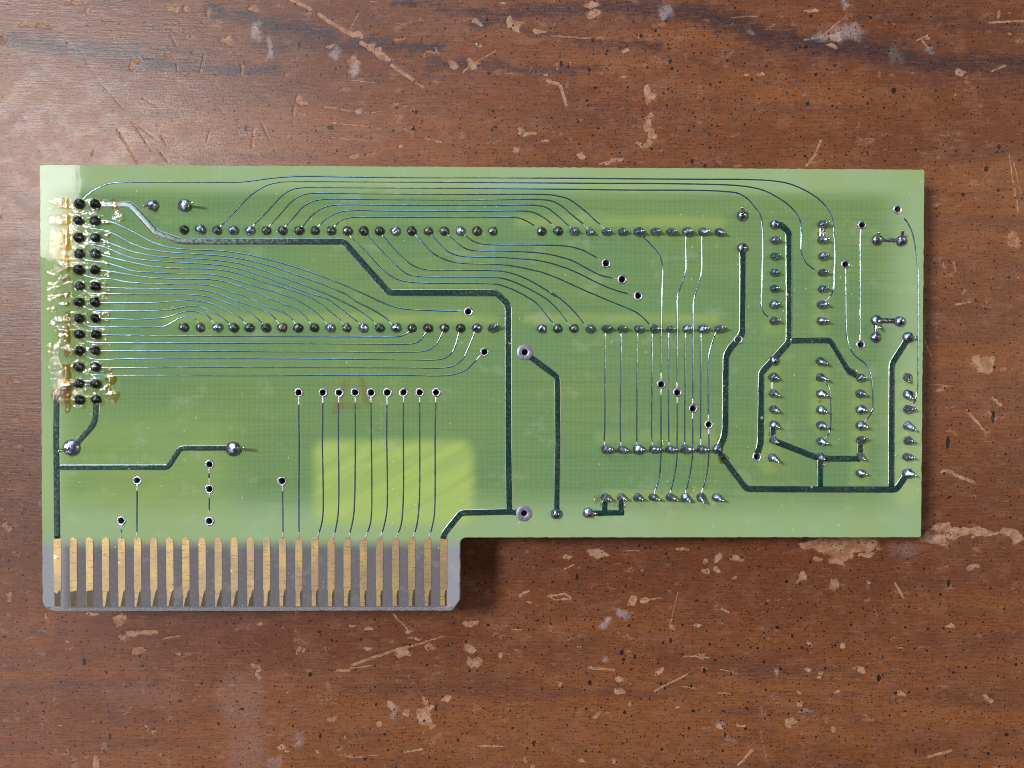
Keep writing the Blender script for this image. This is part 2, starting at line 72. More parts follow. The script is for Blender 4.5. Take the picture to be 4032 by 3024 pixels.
JOINTS = [[-63.413,23.052,0.765,0,0,0,0],[-60.958,23.022,0.765,0,0,0,0],[-63.527,20.429,0.765,0,0,0,0],[-61.014,20.442,0.765,0,0,0,0],[-63.527,17.776,0.765,0,0,0,0],[-60.97,17.817,0.765,0,0,0,0],[-63.469,15.266,0.765,0,0,0,0],[-60.955,15.277,0.765,0,0,0,0],[-63.512,12.753,0.765,0,0,0,0],[-61.082,12.792,0.765,0,0,0,0],[-63.525,10.24,0.765,0,0,0,0],[-61.024,10.177,0.765,0,0,0,0],[-63.582,7.713,0.751,0,0,0,0],[-61.079,7.751,0.751,0,0,0,0],[-63.553,5.154,0.751,0,0,0,0],[-61.007,5.205,0.751,0,0,0,0],[-63.538,2.636,0.751,0,0,0,0],[-60.991,2.643,0.751,0,0,0,0],[-63.552,0.087,0.751,0,0,0,0],[-61.047,0.137,0.751,0,0,0,0],[-63.623,-2.434,0.751,0,0,0,0],[-61.017,-2.428,0.751,0,0,0,0],[-63.637,-5.029,0.751,0,0,0,0],[-61.031,-5.066,0.751,0,0,0,0],[-63.593,-7.582,0.751,0,0,0,0],[-61.0,-7.548,0.751,0,0,0,0],[-47.217,19.145,0.722,0,0,0,0],[-44.666,19.157,0.722,0,0,0,0],[-42.078,19.046,0.722,0,0,0,0],[-39.525,19.047,0.722,0,0,0,0],[-36.913,19.049,0.722,0,0,0,0],[-34.328,19.051,0.722,0,0,0,0],[-31.813,19.053,0.722,0,0,0,0],[-29.254,19.055,0.722,0,0,0,0],[-26.78,19.057,0.722,0,0,0,0],[-24.189,19.059,0.722,0,0,0,0],[-21.641,19.06,0.722,0,0,0,0],[-19.105,19.062,0.722,0,0,0,0],[-16.654,19.064,0.722,0,0,0,0],[-14.101,19.066,0.722,0,0,0,0],[-11.569,19.083,0.722,0,0,0,0],[-8.97,19.096,0.722,0,0,0,0],[-6.442,19.108,0.722,0,0,0,0],[-3.913,19.12,0.722,0,0,0,0],[-1.338,19.132,0.722,0,0,0,0],[1.15,19.144,0.722,0,0,0,0],[8.827,19.151,0.722,0,0,0,0],[11.437,19.192,0.722,0,0,0,0],[13.947,19.146,0.693,1,14.242,19.179,1.28],[16.524,19.086,0.693,1,16.795,18.847,1.25],[19.109,19.098,0.693,1,19.552,19.056,1.32],[21.608,19.11,0.693,1,22.089,19.133,1.34],[24.153,19.122,0.693,1,24.74,19.03,1.36],[26.771,19.134,0.693,1,27.327,19.083,1.37],[29.246,19.146,0.693,1,29.841,18.995,1.38],[31.794,19.158,0.693,1,32.423,19.101,1.4],[34.344,19.17,0.693,1,35.073,19.107,1.43],[36.895,19.182,0.693,1,37.402,18.851,1.38],[-47.3,3.809,0.722,0,0,0,0],[-44.716,3.817,0.722,0,0,0,0],[-42.016,3.826,0.722,0,0,0,0],[-39.508,3.79,0.722,0,0,0,0],[-37.049,3.798,0.722,0,0,0,0],[-34.46,3.806,0.722,0,0,0,0],[-31.912,3.814,0.722,0,0,0,0],[-29.392,3.822,0.722,0,0,0,0],[-26.87,3.83,0.722,0,0,0,0],[-24.347,3.838,0.722,0,0,0,0],[-21.823,3.846,0.722,0,0,0,0],[-19.153,3.854,0.722,0,0,0,0],[-16.626,3.862,0.722,0,0,0,0],[-14.054,3.87,0.722,0,0,0,0],[-11.532,3.82,0.722,0,0,0,0],[-8.986,3.828,0.722,0,0,0,0],[-6.425,3.836,0.722,0,0,0,0],[-3.891,3.844,0.722,0,0,0,0],[-1.356,3.852,0.722,0,0,0,0],[1.181,3.816,0.693,1,1.964,4.22,1.38],[8.915,3.826,0.722,0,0,0,0],[11.413,3.834,0.722,0,0,0,0],[14.0,3.842,0.722,0,0,0,0],[16.582,3.763,0.693,1,16.716,3.828,1.23],[19.128,3.771,0.693,1,19.572,3.901,1.32],[21.603,3.778,0.693,1,22.019,3.908,1.32],[24.181,3.786,0.693,1,24.703,3.845,1.35],[26.774,3.794,0.693,1,27.532,3.78,1.41],[29.224,3.802,0.693,1,29.755,3.79,1.36],[31.806,3.81,0.693,1,32.372,3.867,1.38],[34.36,3.818,0.693,1,35.027,3.873,1.41],[36.989,3.826,0.693,1,37.557,4.021,1.4],[19.133,-15.298,0.722,1,19.984,-15.153,1.41],[21.686,-15.295,0.722,1,22.44,-15.361,1.4],[24.167,-15.293,0.722,1,24.959,-15.218,1.41],[26.723,-15.29,0.722,1,27.551,-15.143,1.43],[29.28,-15.287,0.722,1,30.077,-15.21,1.43],[31.765,-15.284,0.722,1,32.664,-15.134,1.46],[34.325,-15.281,0.722,1,35.062,-15.205,1.43],[36.886,-15.249,0.78,0,0,0,0],[19.061,-22.901,0.693,1,19.711,-23.09,1.38],[21.646,-22.9,0.693,1,22.198,-23.092,1.37],[24.202,-22.899,0.693,1,24.792,-23.088,1.38],[26.687,-22.899,0.693,1,27.381,-23.082,1.42],[29.32,-22.898,0.693,1,30.247,-23.07,1.48],[31.807,-22.897,0.693,1,32.302,-23.292,1.41],[34.296,-22.896,0.693,1,34.485,-23.503,1.4],[36.713,-22.895,0.693,1,37.481,-23.209,1.48],[45.724,20.384,0.722,0,0,0,0],[45.669,17.845,0.664,1,46.194,17.938,1.43],[45.687,15.305,0.664,1,46.151,15.363,1.4],[45.705,12.764,0.664,1,46.107,12.785,1.38],[45.723,10.221,0.664,1,46.127,10.203,1.38],[45.668,7.738,0.664,1,46.137,7.72,1.4],[45.716,5.12,0.664,1,46.248,5.159,1.41],[53.267,20.421,0.664,1,53.763,20.479,1.44],[53.287,17.953,0.664,1,53.85,17.902,1.45],[53.308,15.338,0.664,1,53.804,15.46,1.44],[53.328,12.795,0.664,1,53.766,12.812,1.42],[53.349,10.177,0.664,1,53.848,10.293,1.44],[53.281,7.692,0.664,1,53.846,7.768,1.45],[53.228,5.144,0.664,1,53.922,5.11,1.48],[45.804,-1.142,0.809,0,0,0,0],[45.706,-3.767,0.693,1,46.049,-3.97,1.37],[45.724,-6.319,0.693,1,46.192,-6.631,1.41],[45.742,-8.873,0.693,1,46.146,-9.156,1.39],[45.76,-11.283,0.693,1,46.224,-11.675,1.42],[45.777,-13.767,0.693,1,46.115,-14.063,1.38],[45.665,-16.555,0.693,1,46.252,-17.088,1.48],[53.235,-1.269,0.693,1,53.679,-1.572,1.42],[53.256,-3.822,0.693,1,53.823,-4.164,1.46],[53.276,-6.377,0.693,1,53.781,-6.687,1.44],[53.297,-8.933,0.693,1,53.802,-9.212,1.44],[53.316,-11.417,0.693,1,53.886,-11.596,1.46],[53.337,-13.976,0.693,1,53.905,-14.193,1.46],[53.327,-16.475,0.693,1,53.514,-16.742,1.37],[59.613,-3.88,0.693,1,59.982,-3.802,1.41],[59.634,-6.364,0.693,1,60.066,-6.535,1.43],[59.656,-8.848,0.693,1,60.087,-8.99,1.43],[59.678,-11.408,0.693,1,60.108,-11.588,1.44],[59.699,-13.822,0.693,1,60.059,-13.343,1.43],[59.721,-16.322,0.693,1,59.767,-16.662,1.36],[59.671,-19.032,0.693,1,60.166,-19.048,1.45],[67.227,-3.79,0.722,1,66.795,-4.346,1.31],[67.253,-6.421,0.722,1,67.321,-7.083,1.42],[67.277,-8.908,0.722,1,67.614,-8.698,1.43],[67.301,-11.469,0.722,1,67.749,-11.995,1.5],[67.324,-13.886,0.722,1,67.604,-13.828,1.41],[67.157,-16.461,0.664,1,67.683,-16.434,1.48],[67.211,-19.027,0.722,1,67.871,-19.176,1.5],[62.134,17.993,0.837,1,61.593,18.814,1.6],[65.948,17.865,0.837,1,65.398,19.117,1.9],[62.101,5.318,0.866,1,61.984,4.092,1.5],[65.849,5.112,0.837,0,0,0,0],[62.023,2.591,0.809,0,0,0,0],[67.196,2.607,0.837,1,67.735,2.524,1.7],[40.598,21.707,0.866,1,40.217,22.636,1.8],[40.631,16.633,0.866,0,0,0,0],[16.4,-25.37,0.924,1,17.523,-25.355,1.2],[11.332,-25.487,0.866,0,0,0,0],[-64.857,-15.122,1.232,1,-65.912,-15.496,1.6],[-39.66,-15.291,1.155,1,-37.394,-14.948,2.0],[-52.027,22.896,0.866,1,-52.753,22.456,1.8],[-47.16,22.907,0.953,1,-45.184,22.964,1.9]]
VIAS = [[-54.705,-20.264],[-57.205,-26.602],[-43.361,-17.763],[-43.373,-21.61],[-43.389,-26.7],[-31.955,-20.361],[-29.335,-6.4],[-25.54,-6.393],[-22.985,-6.387],[-20.457,-6.382],[-17.957,-6.377],[-15.397,-6.372],[-12.829,-6.338],[-10.281,-6.332],[-7.717,-6.327],[-2.664,6.439],[-0.073,0.088],[19.086,14.148],[21.641,11.609],[24.2,9.052],[27.912,-4.972],[30.474,-6.278],[32.972,-8.823],[35.516,-11.342],[40.098,2.148],[43.223,-16.441],[65.344,22.876],[59.694,20.379],[57.111,14.119],[59.64,1.374]]
RING_PADS = [[6.268,0.061],[6.232,-25.458]]
CONTACT_X = [-67.225,-64.717,-62.188,-59.659,-57.166,-54.653,-52.119,-49.603,-47.086,-44.529,-42.009,-39.495,-36.953,-34.396,-31.894,-29.348,-26.816,-24.267,-21.731,-19.18,-16.627,-14.073,-11.525,-8.997,-6.497]
CONTACT_Y = {"top":-29.231,"shoulder":-37.558,"bot":-40.176}
LIGHTER_AREAS = [[-26.876,-1.87,-27.106,-13.968,1.3,1.0],[-50.618,2.005,4.534,5.959,0.7,0.4],[6.011,37.012,4.646,6.15,0.7,0.42],[4.771,37.725,19.901,21.54,0.9,0.42],[18.979,37.185,-23.588,-21.776,0.7,0.38],[43.319,47.089,-18.93,-1.574,0.7,0.3],[51.626,54.956,-12.449,-1.956,0.7,0.3],[43.879,47.133,2.867,5.271,0.7,0.25],[51.86,54.834,2.487,19.768,0.7,0.25],[58.127,61.138,-22.163,-3.151,0.7,0.3],[65.433,69.308,-24.19,-2.326,0.8,0.28],[-50.559,1.571,20.326,20.867,0.8,0.22],[17.33,37.128,-14.291,-12.502,0.8,0.25],[-69.708,-40.384,-24.611,-10.231,4.0,0.35],[4.883,8.513,-27.026,-24.605,1,0.1]]
